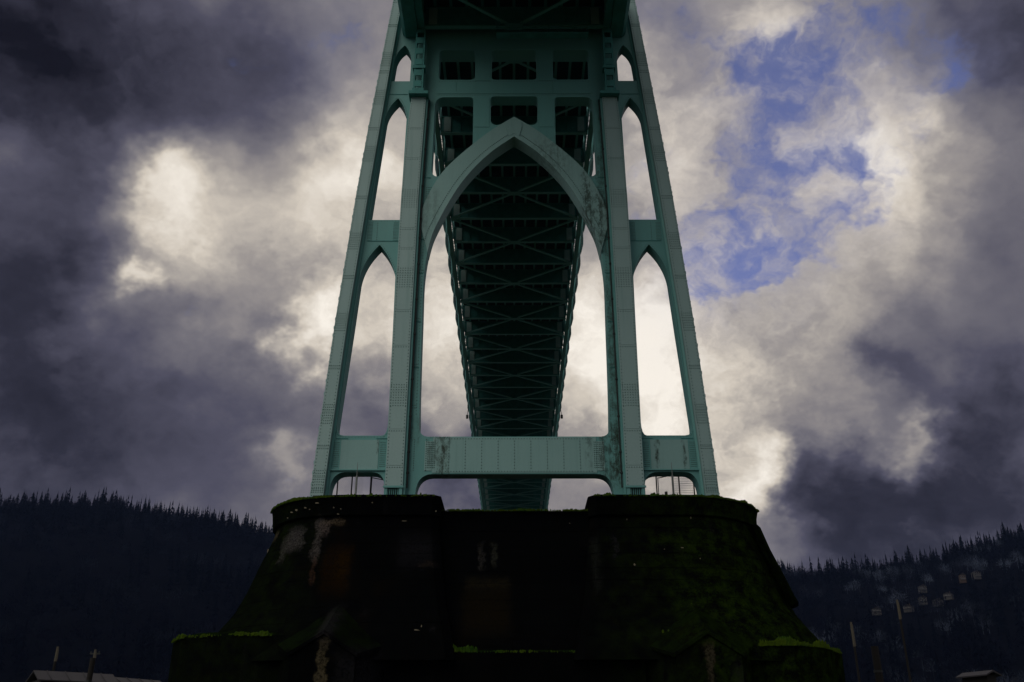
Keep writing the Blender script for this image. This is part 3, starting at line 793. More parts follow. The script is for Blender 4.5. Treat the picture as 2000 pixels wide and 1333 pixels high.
# ------------------------------------------------------------------ main span, running away over the river
ZD = 61.0
PAN = 5.57
span = thing("main_span", "long dark underside of the main suspended span receding through the tower arch", "bridge deck", (0, 101.5, ZD))
S0 = Vector((0, 101.5, ZD))
def shared(parent, name, me, loc):
    return put(name, me, parent, loc)
def beam_mesh():
    mb = MB()
    mb.box(-7.62, 7.62, -0.02, 0.02, 0.06, 2.05)
    mb.box(-7.62, 7.62, -0.17, 0.17, 2.05, 2.11)
    for i in range(-6, 7):
        mb.box(i * 1.12 - 0.05, i * 1.12 + 0.05, -0.14, -0.02, 0.06, 2.05)
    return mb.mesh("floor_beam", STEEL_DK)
def flange_mesh():
    mb = MB(); mb.box(-7.62, 7.62, -0.20, 0.20, -0.06, 0.055)
    return mb.mesh("bottom_flange", STEEL)
def knee_mesh():
    mb = MB()
    mb.box(-0.36, 0.36, -0.05, 0.03, 0.15, 1.95)
    return mb.mesh("end_plate", LIT_STEEL)  # pale paint copy stands for side light on the beam ends
def gusset_mesh():
    mb = MB()
    mb.box(-0.75, 0.75, -0.38, 0.38, 0.0, 0.04)
    for i in range(6):
        for j in range(3):
            mb.box(-0.6 + i * 0.22, -0.52 + i * 0.22, -0.26 + j * 0.22, -0.18 + j * 0.22, -0.03, 0.0)
    return mb.mesh("bracing_gusset", STEEL)
def brace_mesh(sx, sy):
    mb = MB()
    a, b = Vector((sx * 0.5, sy * 0.36, 0)), Vector((sx * 7.5, sy * (PAN - 0.15), 0))
    mb.bar(a, b, 0.26, 0.05)
    mb.bar(a + Vector((0, 0, 0.12)), b + Vector((0, 0, 0.12)), 0.05, 0.2)
    return mb.mesh("lateral_brace", STEEL)
def vertical_mesh(s):
    mb = MB()
    x = 7.95 * s
    for dx in (-0.26, 0.26):
        mb.box(x + dx - 0.05, x + dx + 0.05, -0.18, 0.18, 0.55, 5.2)
    z = 0.6
    k = 1
    while z < 4.9:
        mb.bar((x - 0.26 * k, -0.16, z), (x + 0.26 * k, -0.16, z + 0.42), 0.03, 0.09, up=(0, 1, 0)); k = -k; z += 0.42
    return mb.mesh("truss_vertical", STEEL)
def bracket_mesh(s):
    mb = MB()
    pr = [(8.25, 0.75), (8.62, 1.4), (8.82, 2.4), (8.82, 4.2), (8.60, 4.5), (8.25, 4.5)]
    pts = [(s * x, z) for x, z in pr]
    mb.prism(pts, -0.22, 0.22)
    return mb.mesh("sidewalk_bracket", STEEL)
def diag_mesh(s, up):
    mb = MB()
    x = 7.95 * s
    a, b = (x, 0.25, 0.6 if up else 5.1), (x, PAN - 0.25, 5.1 if up else 0.6)
    mb.bar((a[0] - 0.2, a[1], a[2]), (b[0] - 0.2, b[1], b[2]), 0.08, 0.28)
    mb.bar((a[0] + 0.2, a[1], a[2]), (b[0] + 0.2, b[1], b[2]), 0.08, 0.28)
    return mb.mesh("truss_diagonal", STEEL)
def fascia_mesh(s):
    mb = MB()
    x0, x1 = 8.66, 8.80
    mb.add([(s * x0, 0.35, 1.0), (s * x1, 0.9, 1.15), (s * (x1 + 0.12), PAN / 2, 1.3), (s * x1, PAN - 0.9, 1.15), (s * x0, PAN - 0.35, 1.0),
            (s * x0, 0.35, 3.1), (s * x1, 0.9, 3.1), (s * (x1 + 0.12), PAN / 2, 3.1), (s * x1, PAN - 0.9, 3.1), (s * x0, PAN - 0.35, 3.1)],
           [(0, 1, 6, 5), (1, 2, 7, 6), (2, 3, 8, 7), (3, 4, 9, 8), (0, 5, 9, 4), (0, 4, 3, 2, 1), (5, 6, 7, 8, 9)])
    return mb.mesh("fascia_panel", STEEL)
def hanger_mesh():
    mb = MB(); mb.box(-2.68, -2.60, -0.04, 0.04, -0.0, 2.0)
    return mb.mesh("pipe_hanger", STEEL)
M = dict(flange=flange_mesh(), beam=beam_mesh(), knee=knee_mesh(), gus=gusset_mesh(), hang=hanger_mesh())
for sx in (-1, 1):
    for sy in (-1, 1): M['brace', sx, sy] = brace_mesh(sx, sy)
    M['vert', sx] = vertical_mesh(sx); M['brk', sx] = bracket_mesh(sx); M['fas', sx] = fascia_mesh(sx)
    M['du', sx] = diag_mesh(sx, True); M['dd', sx] = diag_mesh(sx, False)
K0, K1 = -6, 58
for k in range(K0, K1 + 1):
    y = k * PAN
    fb = shared(span, "floor_beam", M['beam'], (0, y, 0))
    put("bottom_flange", M['flange'], fb)
    for sx in (-1, 1):
        shared(span, "end_plate", M['knee'], (sx * 6.95, y - 0.16, 0))
        shared(span, "truss_vertical", M['vert', sx], (0, y, 0))
        shared(span, "sidewalk_bracket", M['brk', sx], (0, y, 0))
        if k < K1:
            shared(span, "truss_diagonal", M['du' if k % 2 else 'dd', sx], (0, y, 0))
            shared(span, "fascia_panel", M['fas', sx], (0, y, 0))
    if k % 2 == 0:
        shared(span, "bracing_gusset", M['gus'], (0, y, -0.10))
        shared(span, "pipe_hanger", M['hang'], (0, y + 1.3, 0.0))
        for sx in (-1, 1):
            for sy in (-1, 1):
                if K0 <= k + sy <= K1:
                    shared(span, "lateral_brace", M['brace', sx, sy], (0, y, -0.03))
ya, yb = K0 * PAN - 0.4, K1 * PAN + 0.4
for s in (-1, 1):
    c = MB(); c.box(min(s * 7.74, s * 8.18), max(s * 7.74, s * 8.18), ya, yb, -0.08, 0.50); c.build("bottom_chord", STEEL, span)
    c = MB(); c.box(min(s * 7.65, s * 8.25), max(s * 7.65, s * 8.25), ya, yb, 5.2, 5.75); c.build("top_chord", STEEL, span)
    c = MB()
    c.box(min(s * 8.26, s * 8.74), max(s * 8.26, s * 8.74), ya, yb, 4.52, 4.7)
    c.build("sidewalk_slab", PLANK, span)
    c = MB()
    for z in (5.2, 5.6, 6.0): c.box(min(s * 8.68, s * 8.74), max(s * 8.68, s * 8.74), ya, yb, z, z + 0.06)
    yy = ya
    while yy < yb:
        c.box(min(s * 8.68, s * 8.74), max(s * 8.68, s * 8.74), yy, yy + 0.08, 4.7, 6.1); yy += 1.4
    c.build("railing", STEEL, span)
for i in range(-5, 6):
    c = MB(); x = i * 1.36
    c.box(x - 0.03, x + 0.03, ya, yb, 2.14, 2.74); c.box(x - 0.13, x + 0.13, ya, yb, 2.12, 2.14)
    c.build("stringer", STEEL, span)
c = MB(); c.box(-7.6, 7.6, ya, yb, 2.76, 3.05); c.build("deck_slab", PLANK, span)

# ------------------------------------------------------------------ side span, passing overhead on the near side
near = thing("side_span", "black underside of the near approach span meeting the tower at the top of the picture", "bridge deck", (0, 60.0, 58.9))
def nshared(name, me, loc): return put(name, me, near, loc)
NK = 30
for k in range(NK):
    y = 1.55 - k * PAN
    if k % 2 == 0:
        nshared("bracing_gusset", M['gus'], (0, y - PAN + 0.2 if k else y - 0.2, -0.16))
    fb = nshared("floor_beam", M['beam'], (0, y, 0))
    put("bottom_flange", M['flange'], fb)
    for sx in (-1, 1):
        nshared("end_plate", M['knee'], (sx * 6.95, y - 0.2, 0))
        nshared("truss_diagonal", M['du' if k % 2 else 'dd', sx], (0, y - PAN, 0.2))
        nshared("lateral_brace", M['brace', sx, -1 if k % 2 == 0 else 1], (0, y if k % 2 == 0 else y - PAN, -0.06))
y0n, y1n = 1.55 - NK * PAN, 1.9
for s in (-1, 1):
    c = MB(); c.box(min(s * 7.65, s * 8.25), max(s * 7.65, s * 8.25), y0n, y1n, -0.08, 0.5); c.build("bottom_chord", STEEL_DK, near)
    c = MB()
    pts = [(8.285, -0.25), (9.35, -0.25), (9.65, 0.1), (9.65, 2.9), (8.285, 2.9)]
    c.prism([(s * x, z) for x, z in pts], y0n, y1n + 0.66)
    c.build("sidewalk_box", STEEL_DK, near)
    c = MB()
    for z in (3.4, 3.8, 4.2): c.box(min(s * 9.5, s * 9.56), max(s * 9.5, s * 9.56), y0n, y1n, z, z + 0.06)
    yy = y0n
    while yy < y1n:
        c.box(min(s * 9.5, s * 9.56), max(s * 9.5, s * 9.56), yy, yy + 0.08, 2.9, 4.3); yy += 1.4
    c.build("railing", STEEL, near)
    # laced end post standing on the column cap
    post = MB()
    xc = 7.98
    for dx in (-0.34, 0.34):
        post.box(min(s * (xc + dx - 0.07), s * (xc + dx + 0.07)), max(s * (xc + dx - 0.07), s * (xc + dx + 0.07)), 1.62, 2.2, -6.78, -0.08)
    ep = post.build("end_post", STEEL_DK, near)
    z = -6.3; k = 1
    while z < -0.5:
        l = MB()
        l.box(min(s * (xc - 0.27), s * (xc + 0.27)), max(s * (xc - 0.27), s * (xc + 0.27)), 1.60, 1.68, z, z + 0.62)
        l.build("tie_plate", STEEL_DK, ep)
        z += 1.15
    sh = MB(); sh.box(min(s * 7.45, s * 8.5), max(s * 7.45, s * 8.5), 1.55, 2.3, -4.4, -4.1); sh.box(min(s * 7.5, s * 8.45), max(s * 7.5, s * 8.45), 1.55, 2.3, -6.78, -6.5)
    sh.build("bearing_shoe", STEEL_DK, ep)
for i in range(-5, 6):
    c = MB(); x = i * 1.36
    c.box(x - 0.03, x + 0.03, y0n, y1n, 2.14, 2.6); c.box(x - 0.13, x + 0.13, y0n, y1n, 2.115, 2.14)
    c.build("stringer", STEEL_DK, near)
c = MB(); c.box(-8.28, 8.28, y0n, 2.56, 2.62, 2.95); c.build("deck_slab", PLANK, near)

# inspection gantry slung below the side span
wk = thing("inspection_walkway", "narrow railed inspection walkway slung under the deck in front of the tower", "walkway", (2.4, 61.2, 57.6))
c = MB(); c.box(-3.9, 3.9, -0.35, 0.35, 0.0, 0.10); c.build("walkway_floor", STEEL_DK, wk)
for z in (0.55, 1.05):
    c = MB(); c.box(-3.9, 3.9, -0.35, -0.31, z, z + 0.05); c.build("handrail", STEEL_DK, wk)
for i in range(8):
    c = MB(); x = -3.88 + i * 1.1; c.box(x, x + 0.06, -0.35, -0.30, 0.10, 1.36); c.build("rail_post", STEEL_DK, wk)

# navigation lamps hung from the deck edges
for s, sd in ((-1, "left"), (1, "right")):
    nl = thing("navigation_light", f"tiny dark navigation lamp hung from the {sd} edge of the receding deck", "lamp", (s * 8.95, 166, 60.7), 0, "navigation lamps on the deck edges")
    c = MB(); c.tube((0, 0, 0.2), (-s * 0.2, 0, 1.6), 0.05); c.build("hanger_arm", DARKIRON, nl)
    c = MB(); c.tube((0, 0, -0.4), (0, 0, 0.22), 0.22, 0.22, 8); c.tube((0, 0, 0.22), (0, 0, 0.38), 0.26, 0.06, 8); c.build("lamp_body", DARKIRON, nl)

# ------------------------------------------------------------------ concrete pier
PIER_ORIGIN = Vector((0, 60, 0))
pier = thing("concrete_pier", "massive black mossy concrete bridge pier with two flared rounded drums and a wall between", "bridge pier", tuple(PIER_ORIGIN))
def ppart(mb, name, mat, parent=pier, recalc=True):
    o = mb.build(name, mat, None, recalc)
    o.data.transform(Matrix.Translation(-PIER_ORIGIN))
    o.parent = parent
    return o
FLARE = [(16.9, 0.0), (15.5, -0.42), (14.8, -0.26), (14.02, 0.03), (12.75, 0.53), (11.04, 1.15), (9.88, 1.72), (8.71, 2.6), (7.9, 3.2), (6.0, 4.2)]
def flare(z):
    for (z1, d1), (z0, d0) in zip(FLARE, FLARE[1:]):
        if z0 <= z <= z1:
            t = (z - z0) / (z1 - z0)
            return d0 + (d1 - d0) * t
    return FLARE[0][1] if z > 16 else FLARE[-1][1]
def drum_ring(s, d, z, xin=4.62, cham=0.5, rough=0.0):
    xi = xin - 0.35 * d
    pts = [(xi, 57 - d + cham), (xi + cham, 57 - d)]
    n = 22
    for i in range(n + 1):
        a = -math.pi / 2 + math.pi * i / n
        pts.append((10.5 + (5.95 + d) * math.cos(a), 62.9 + (5.9 + d) * math.sin(a)))
    pts += [(xi + cham, 68.8 + d), (xi, 68.8 + d - cham)]
    return [(s * x + random.uniform(-rough, rough), y + random.uniform(-rough, rough), z + random.uniform(-rough, rough) * 0.6) for x, y in pts]
LIFTS = [15.52, 14.75, 13.7, 13.05, 12.1, 11.35, 10.3, 9.65, 8.7, 7.9, 6.6]
for s in (-1, 1):
    core = MB(); core.loft([drum_ring(s, flare(z) - 0.07, z) for z in [15.5] + LIFTS[1:]])
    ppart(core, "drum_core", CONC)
    for z1, z0 in zip(LIFTS, LIFTS[1:]):
        l = MB()
        g = random.choice((0.004, 0.004, 0.010, 0.018))
        zs = [z0 + g, (z0 + z1) / 2, z1 - g]
        off = random.uniform(-0.012, 0.012)
        l.loft([drum_ring(s, flare(z) + off, z, rough=0.012) for z in zs])
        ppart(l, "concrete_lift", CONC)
    cop = MB()
    cop.loft([drum_ring(s, -0.36, 15.50), drum_ring(s, -0.16, 15.56, rough=0.03), drum_ring(s, -0.10, 16.2, rough=0.03), drum_ring(s, 0.0, 16.66, rough=0.03), drum_ring(s, -0.10, 16.80, rough=0.03), drum_ring(s, -0.6, 16.88)])
    ppart(cop, "coping", CONC)
    # raking rib down the outer shoulder of the +X drum only
    fin = MB()
    zs = [15.45, 14.0, 12.6, 11.2, 10.4]
    rings = []
    for z in zs:
        d = flare(z)
        x = 10.5 + (5.95 + d) * 0.985
        e = 0.10 if z > 11 else -0.05
        rings.append([(s * (x - 0.5), 58.9 - d * 0.5, z), (s * (x + e), 60.2 - d * 0.3, z), (s * (x + e + 0.02), 61.0 - d * 0.3, z), (s * (x - 0.5), 62.0, z)])
    if s > 0:
        fin.loft(rings)
        ppart(fin, "shoulder_rib", CONC)
    # gabled cutwater buttress
    bt = MB()
    cx = s * (10.15 if s < 0 else 10.25)
    def pent(hw, ze, za, y, zb):
        return [(cx - hw, y, zb), (cx + hw, y, zb), (cx + hw, y, ze), (cx, y, za), (cx - hw, y, ze)]
    bt.loft([pent(1.72, 6.62, 7.72, 51.5, -0.5), pent(1.72, 6.62, 7.72, 51.9, -0.5), pent(3.55, 7.75, 9.75, 55.4, -0.5), pent(3.9, 7.9, 9.9, 58.0, -0.5)])
    b = ppart(bt, "buttress", CONC)
    for z in (5.1, 3.6, 2.0):
        j = MB(); j.box(cx - 1.74, cx + 1.74, 51.46, 51.52, z, z + 0.05); ppart(j, "joint_line", DARKIRON, b)
    # copings over the gable
    for q in (-1, 1):
        e = MB()
        e.hexa([(cx, 51.35, 7.74), (cx + q * 1.86, 51.35, 6.56), (cx + q * 1.86, 51.35, 6.76), (cx, 51.35, 7.94)],
               [(cx, 55.5, 9.80), (cx + q * 3.72, 55.5, 7.72), (cx + q * 3.72, 55.5, 7.90), (cx, 55.5, 9.98)])
        ppart(e, "gable_coping", CONC, b)
    # footing ledge under the rounded end
    ft = MB()
    top = 8.0 if s < 0 else 7.45
    fo = [(10.5, 54.2), (15.5, 54.0), (19.0 if s < 0 else 17.6, 55.2), (20.6 if s < 0 else 19.6, 58.5), (20.8 if s < 0 else 19.8, 63), (19, 69), (15, 72), (10.5, 72)]
    fr = [(s * x, y) for x, y in fo]
    cen = (s * 12, 63)
    ft.loft([[(x, y, -0.8) for x, y in fr], [(x, y, top) for x, y in fr], [(x + (cen[0] - x) * 0.10, y + (cen[1] - y) * 0.10, top + 0.32) for x, y in fr]])
    ppart(ft, "footing", CONC)
# wall between the drums
def wall_ring(d, z, rough=0.0):
    ys, yn = 58.4 - d, 67.4 + d
    pts = [(-5.2, ys), (-1.7, ys), (1.7, ys), (5.2, ys), (5.2, yn), (-5.2, yn)]
    return [(x, y + random.uniform(-rough, rough), z) for x, y in pts]
core = MB(); core.loft([wall_ring(flare(min(z, 15.5)) * 0.9 + 0.3 - 0.07, z) for z in [16.1] + LIFTS[1:]])
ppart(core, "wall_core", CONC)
WL = [16.1] + LIFTS[1:]
for z1, z0 in zip(WL, WL[1:]):
    l = MB(); g = random.choice((0.004, 0.004, 0.010, 0.018))
    l.loft([wall_ring(flare(min(z, 15.5)) * 0.9 + 0.3, z, 0.015) for z in (z0 + g, (z0 + z1) / 2, z1 - g)])
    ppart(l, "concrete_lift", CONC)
ft = MB()
ft.loft([[(-7.2, 54.0, -0.8), (7.2, 54.0, -0.8), (7.2, 72, -0.8), (-7.2, 72, -0.8)], [(-7.2, 54.0, 7.10), (7.2, 54.0, 7.10), (7.2, 72, 7.1), (-7.2, 72, 7.1)], [(-7.2, 55.6, 7.42), (7.2, 55.6, 7.42), (7.2, 70.6, 7.42), (-7.2, 70.6, 7.42)]])
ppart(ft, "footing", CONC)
# spalled flecks on the coping and wall: bright broken edges
def chip(x, y, z, sx, sz):
    mb = MB()
    n = 7
    ring = []
    for i in range(n):
        a = 2 * math.pi * i / n + random.uniform(-0.3, 0.3)
        r = random.uniform(0.45, 1.0)
        ring.append((x + sx * r * math.cos(a), z + sz * r * math.sin(a)))
    mb.prism(ring, y - 0.02, y + 0.06)
    ppart(mb, "spalled_chip", CHIP)
def drum_front(x, z):
    d = flare(min(z, 15.5)) if z < 15.5 else -0.08
    ax = abs(x)
    if ax <= 10.5: return 57 - d
    q = min(0.999, (ax - 10.5) / (5.95 + d))
    return 62.9 - (5.9 + d) * math.sqrt(1 - q * q)
for x, z, sx, sz in [(-14.2, 16.0, .12, .06), (-13.85, 16.08, .10, .09), (-13.2, 16.12, .09, .06), (-12.4, 16.35, .16, .05), (-11.3, 16.0, .06, .07), (-10.85, 15.9, .06, .05), (-11.0, 15.58, .11, .05), (-14.5, 15.7, .05, .05), (-8.9, 16.3, .06, .05), (-4.9, 15.75, .05, .06),
                     (-12.9, 16.0, .05, .04), (-6.9, 15.2, .22, .03), (3.5, 15.3, .05, .05), (7.0, 15.3, .04, .08), (11.0, 15.4, .05, .08), (7.2, 12.3, .08, .10), (10.2, 13.4, .12, .04), (11.2, 12.7, .06, .06), (-5.5, 8.25, .26, .06), (-5.25, 8.45, .05, .14), (9.1, 13.3, .05, .03), (-16.0, 13.9, .05, .3)]:
    if abs(x) < 4.6: yy = 58.4 - (flare(min(z, 15.5)) * 0.9 + 0.3)
    else: yy = drum_front(x, z)
    chip(x, yy, z, sx, sz)

# moss cushions along the ledges and coping edge: one uncountable growth
def tufts(mb, pts, n, hgt, spread, size):
    for i in range(n):
        t = random.random() * (len(pts) - 1); k = min(int(t), len(pts) - 2); u = t - k
        a, b = pts[k], pts[k + 1]
        p = [a[j] + (b[j] - a[j]) * u for j in range(3)]
        x = p[0] + random.uniform(-spread, spread); y = p[1] + random.uniform(-spread, spread); z = p[2] + random.uniform(-0.03, 0.03)
        lush = 0.62 + 0.30 * math.sin(x * 1.7 + y * 1.3) + 0.25 * math.sin(x * 4.3 + y * 3.1 + 1.0)
        if random.random() > lush + 0.35: continue
        r = size * random.uniform(0.5, 1.3) * max(0.35, lush); h = hgt * random.uniform(0.3, 1.5) * max(0.25, lush)
        m = 5
        ph = random.uniform(0, 6)
        lo = [(x + r * math.cos(ph + q * 6.283 / m), y + r * math.sin(ph + q * 6.283 / m), z - 0.05) for q in range(m)]
        hi = [(x + 0.6 * r * math.cos(ph + 0.5 + q * 6.283 / m) + random.uniform(-.2, .2) * r, y + 0.6 * r * math.sin(ph + 0.5 + q * 6.283 / m), z + h * 0.7) for q in range(m)]
        mb.add(lo + hi + [(x, y, z + h)], [(q, (q + 1) % m, m + (q + 1) % m, m + q) for q in range(m)] + [(m + q, m + (q + 1) % m, 2 * m) for q in range(m)])
mb = MB()
tufts(mb, [(-6.6, 54.1, 7.12), (-4.4, 54.1, 7.14), (-2.2, 54.1, 7.12)], 420, 0.30, 0.10, 0.12)
tufts(mb, [(-2.2, 54.05, 7.1), (4.0, 54.05, 7.1)], 260, 0.08, 0.06, 0.07)
tufts(mb, [(3.6, 54.1, 7.12), (6.4, 54.2, 7.16), (6.9, 54.4, 7.3)], 330, 0.26, 0.10, 0.11)
tufts(mb, [(-20.2, 57.5, 8.0), (-18.9, 55.3, 8.0), (-15.5, 54.2, 8.0), (-13.6, 54.2, 8.0)], 520, 0.17, 0.16, 0.12)
tufts(mb, [(13.6, 54.2, 7.45), (15.6, 54.15, 7.48), (17.5, 55.3, 7.45)], 520, 0.30, 0.2, 0.13)
tufts(mb, [(17.5, 55.3, 7.45), (19.4, 58.3, 7.45)], 120, 0.22, 0.15, 0.11)
tufts(mb, [(6.9, 55.2, 7.72), (8.6, 53.9, 8.2)], 70, 0.16, 0.12, 0.10)
tufts(mb, [(10.25, 55.3, 9.85), (12.0, 55.4, 8.9), (13.9, 55.4, 7.9)], 130, 0.10, 0.10, 0.08)
for s in (-1, 1):
    rim = [(s * 5.0, 57.0, 16.72)] + [(s * (10.5 + 5.9 * math.cos(a)), 62.9 + 5.85 * math.sin(a), 16.70) for a in [-math.pi / 2 + 0.16 * i for i in range(9)]]
    tufts(mb, rim, 1100 if s > 0 else 900, 0.12, 0.10, 0.11)
tufts(mb, [(-4.8, 58.3, 16.1), (4.8, 58.3, 16.1)], 420, 0.09, 0.08, 0.09)
o = mb.build("moss", MOSS, None, recalc=False)
tag(o, kind='stuff')

# ------------------------------------------------------------------ fences and poles on top of the pier
def wire_panel(x0, x1, z0, z1, parent, step=0.16, horiz=False):
    mb = MB()
    w_ = 0.010
    if horiz:
        z = z0
        while z < z1:
            mb.box(x0, x1, -0.006, 0.006, z, z + 0.022); z += 0.17
    L = x1 - x0; Hh = z1 - z0
    t = -Hh
    while t < L:
        for sg in (1, -1):
            a0 = max(0, t); a1 = min(L, t + Hh)
            za, zb = z0 + (a0 - t), z0 + (a1 - t)
            xa, xb = (x0 + a0, x0 + a1) if sg > 0 else (x1 - a0, x1 - a1)
            if a1 - a0 > 0.05:
                mb.add([(xa - w_ / 2, 0.002 * sg, za), (xa + w_ / 2, 0.002 * sg, za), (xb + w_ / 2, 0.002 * sg, zb), (xb - w_ / 2, 0.002 * sg, zb)], [(0, 1, 2, 3)])
        t += step
    return mb.build("wire_mesh", GALV, parent, recalc=False)
PT = 16.85
f1 = thing("wire_fence", "chain link fence with gate ajar on the pier top beside the left inner column", "fence", (0, 65.2, PT), 0, "fences on the pier top")
for x in (-12.75, -11.72, -10.36):
    c = MB(); c.tube((x, 0, -0.2), (x, 0, 3.75), 0.05); c.build("post", DARKIRON, f1)
wire_panel(-12.75, -11.72, 0.0, 3.7, f1); wire_panel(-11.6, -10.9, 0.0, 3.7, f1)
g = put("gate_leaf", None, f1)
g.location = (-10.3, 0, 0); g.rotation_euler = (0, 0, R(38))
for a, b in (((0, 0, 0.35), (1.3, 0, 0.35)), ((0, 0, 3.35), (1.3, 0, 3.35)), ((0, 0, 0.3), (0, 0, 3.4)), ((1.3, 0, 0.3), (1.3, 0, 3.4))):
    c = MB(); c.tube(a, b, 0.035); c.build("gate_rail", DARKIRON, g)
wire_panel(0.04, 1.26, 0.38, 3.3, g)
f2 = thing("wire_fence", "fence of horizontal wires with open gate leaf beside the right inner column", "fence", (0, 65.2, PT), 0, "fences on the pier top")
for x in (10.22, 11.85, 12.9):
    c = MB(); c.tube((x, 0, -0.2), (x, 0, 3.75), 0.05); c.build("post", DARKIRON, f2)
wire_panel(11.85, 12.9, 0.0, 3.6, f2, horiz=True)
wire_panel(11.5, 11.8, 0.0, 3.6, f2, horiz=True)
g = put("gate_leaf", None, f2)
g.location = (10.34, 0, 0); g.rotation_euler = (0, 0, R(-40))
for a, b in (((0, 0, 0.35), (1.15, 0, 0.35)), ((0, 0, 3.3), (1.15, 0, 3.3)), ((0, 0, 0.3), (0, 0, 3.35)), ((1.15, 0, 0.3), (1.15, 0, 3.35))):
    c = MB(); c.tube(a, b, 0.035); c.build("gate_rail", DARKIRON, g)
wire_panel(0.04, 1.1, 0.38, 3.25, g)
c = MB(); c.box(0.5, 0.72, -0.02, 0.02, 1.75, 2.2); c.build("gate_sign", WHITE, g)
for s, sd in ((-1, "left"), (1, "right")):
    pl = thing("thin_pole", f"thin grey pole standing before the small foot opening of the {sd} side web", "pole", (s * 10.8, 61.75, PT - 0.1), 0, "thin poles on the pier top")
    c = MB(); c.tube((0, 0, 0), (0, 0, 2.6), 0.07); c.build("pole_shaft", GALV, pl)
    c = MB(); c.tube((0, 0, 2.6), (0, 0, 3.55), 0.03, 0.015); c.build("pole_tip", GALV, pl)

# ------------------------------------------------------------------ sheds and poles along the bank
def shed(loc, rz, L, Wd, hw, hr, label, group, windows=3):
    t = thing("shed", label, "shed", loc, rz, group)
    c = MB(); c.box(-L / 2, L / 2, -Wd / 2, Wd / 2, 0, hw); c.build("wall", WALL_SHED, t)
    c = MB()
    o = 0.35
    c.prism([(-Wd / 2 - o, hw - 0.12), (0, hr), (Wd / 2 + o, hw - 0.12), (Wd / 2 + o, hw - 0.02), (0, hr + 0.12), (-Wd / 2 - o, hw - 0.02)], -L / 2 - 0.3, L / 2 + 0.3)
    rf = c.build("roof", ROOF_PALE, t)
    rf.rotation_euler = (0, 0, R(90))
    nseam = int(L / 1.2)
    for i in range(nseam):
        x = -L / 2 + (i + 0.5) * L / nseam
        m_ = MB(); m_.hexa([(x - .03, -Wd / 2 - o, hw + 0.0), (x + .03, -Wd / 2 - o, hw + 0.0), (x + .03, -Wd / 2 - o, hw + 0.05), (x - .03, -Wd / 2 - o, hw + 0.05)],
                           [(x - .03, 0, hr + 0.125), (x + .03, 0, hr + 0.125), (x + .03, 0, hr + 0.175), (x - .03, 0, hr + 0.175)])
        so = m_.build("roof_seam", ROOF_PALE, t)
    for i in range(windows):
        x = -L / 2 + (i + 0.5) * L / windows
        c = MB(); c.box(x - 0.7, x + 0.7, -Wd / 2 - 0.06, -Wd / 2 - 0.003, hw * 0.35, hw * 0.8)
        wf = c.build("window", WOOD_DK, t)
        c = MB(); c.box(x - 0.6, x + 0.6, -Wd / 2 - 0.08, -Wd / 2 - 0.063, hw * 0.4, hw * 0.76); c.build("pane", GLASS, wf)
    return t
shed((-36.0, 80.2, 0), R(40), 5.6, 3.0, 7.35, 8.0, "left long shed with pale sheet roof on the river bank", "sheds on the left bank")
shed((-33.5, 84.8, 0), R(58), 6.4, 3.0, 7.25, 7.9, "second pale roofed shed behind the dark timber pile at left", "sheds on the left bank")
shed((-33.6, 94.5, 0), R(58), 5.0, 2.8, 7.35, 8.0, "furthest small pale roofed shed nearest the pier at left", "sheds on the left bank", 2)
shed((36.0, 76.5, 0), R(112), 2.4, 0.9, 7.55, 7.75, "low shed with pale sheet roof at the lower right edge", None, 2)
def timber_pile(x, y, h, r, label):
    t = thing("timber_pile", label, "timber pile", (x, y, 0), 0, "dark timber piles")
    c = MB(); c.tube((0, 0, -1.5), (0.02, 0.02, h), r, r * 0.9, 10); c.build("shaft", WOOD_DK, t)
    c = MB(); c.tube((0, 0, h * 0.8), (0, 0, h * 0.8 + 0.15), r * 1.06, r * 1.06, 10); c.build("iron_band", DARKIRON, t)
timber_pile(-31.8, 73.5, 8.6, 0.22, "dark timber pile between the pale roofed sheds at left")
timber_pile(29.2, 79, 10.0, 0.34, "dark timber pile beyond the right end of the pier")
def utility_pole(x, y, h, label, pale=0.32, arms=True):
    t = thing("utility_pole", label, "utility pole", (x, y, 0), 0, "poles along the bank")
    c = MB(); c.tube((0, 0, -0.6), (0, 0, h * (1 - pale)), 0.17, 0.14, 8); c.build("shaft", WOOD_DK, t)
    c = MB(); c.tube((0, 0, h * (1 - pale)), (0, 0, h), 0.15, 0.13, 8)
    c.tube((0.16, -0.03, h * (1 - pale) + 0.1), (0.13, -0.02, h - 0.3), 0.06, 0.05, 6)
    c.build("pale_sleeve", WOOD_PALE, t)
    if arms:
        c = MB(); c.box(-0.55, 0.55, -0.06, 0.06, h - 0.5, h - 0.36); c.tube((-0.45, 0, h - 0.36), (-0.45, 0, h - 0.16), 0.06); c.tube((0.45, 0, h - 0.36), (0.45, 0, h - 0.16), 0.06); c.build("crossarm", DARKIRON, t)
utility_pole(41.9, 120, 17.2, "shorter pale topped pole rising near the right end of the pier", 0.17, False)
utility_pole(48.1, 120, 19.9, "tall pale topped pole before the houses on the right hill", 0.12, False)
utility_pole(-50.2, 106.7, 12.9, "slim pole with faint pale top behind the left sheds", 0.12, False)
utility_pole(-46.0, 106.7, 12.6, "slim dark pole above the timber pile at left", 0.08)

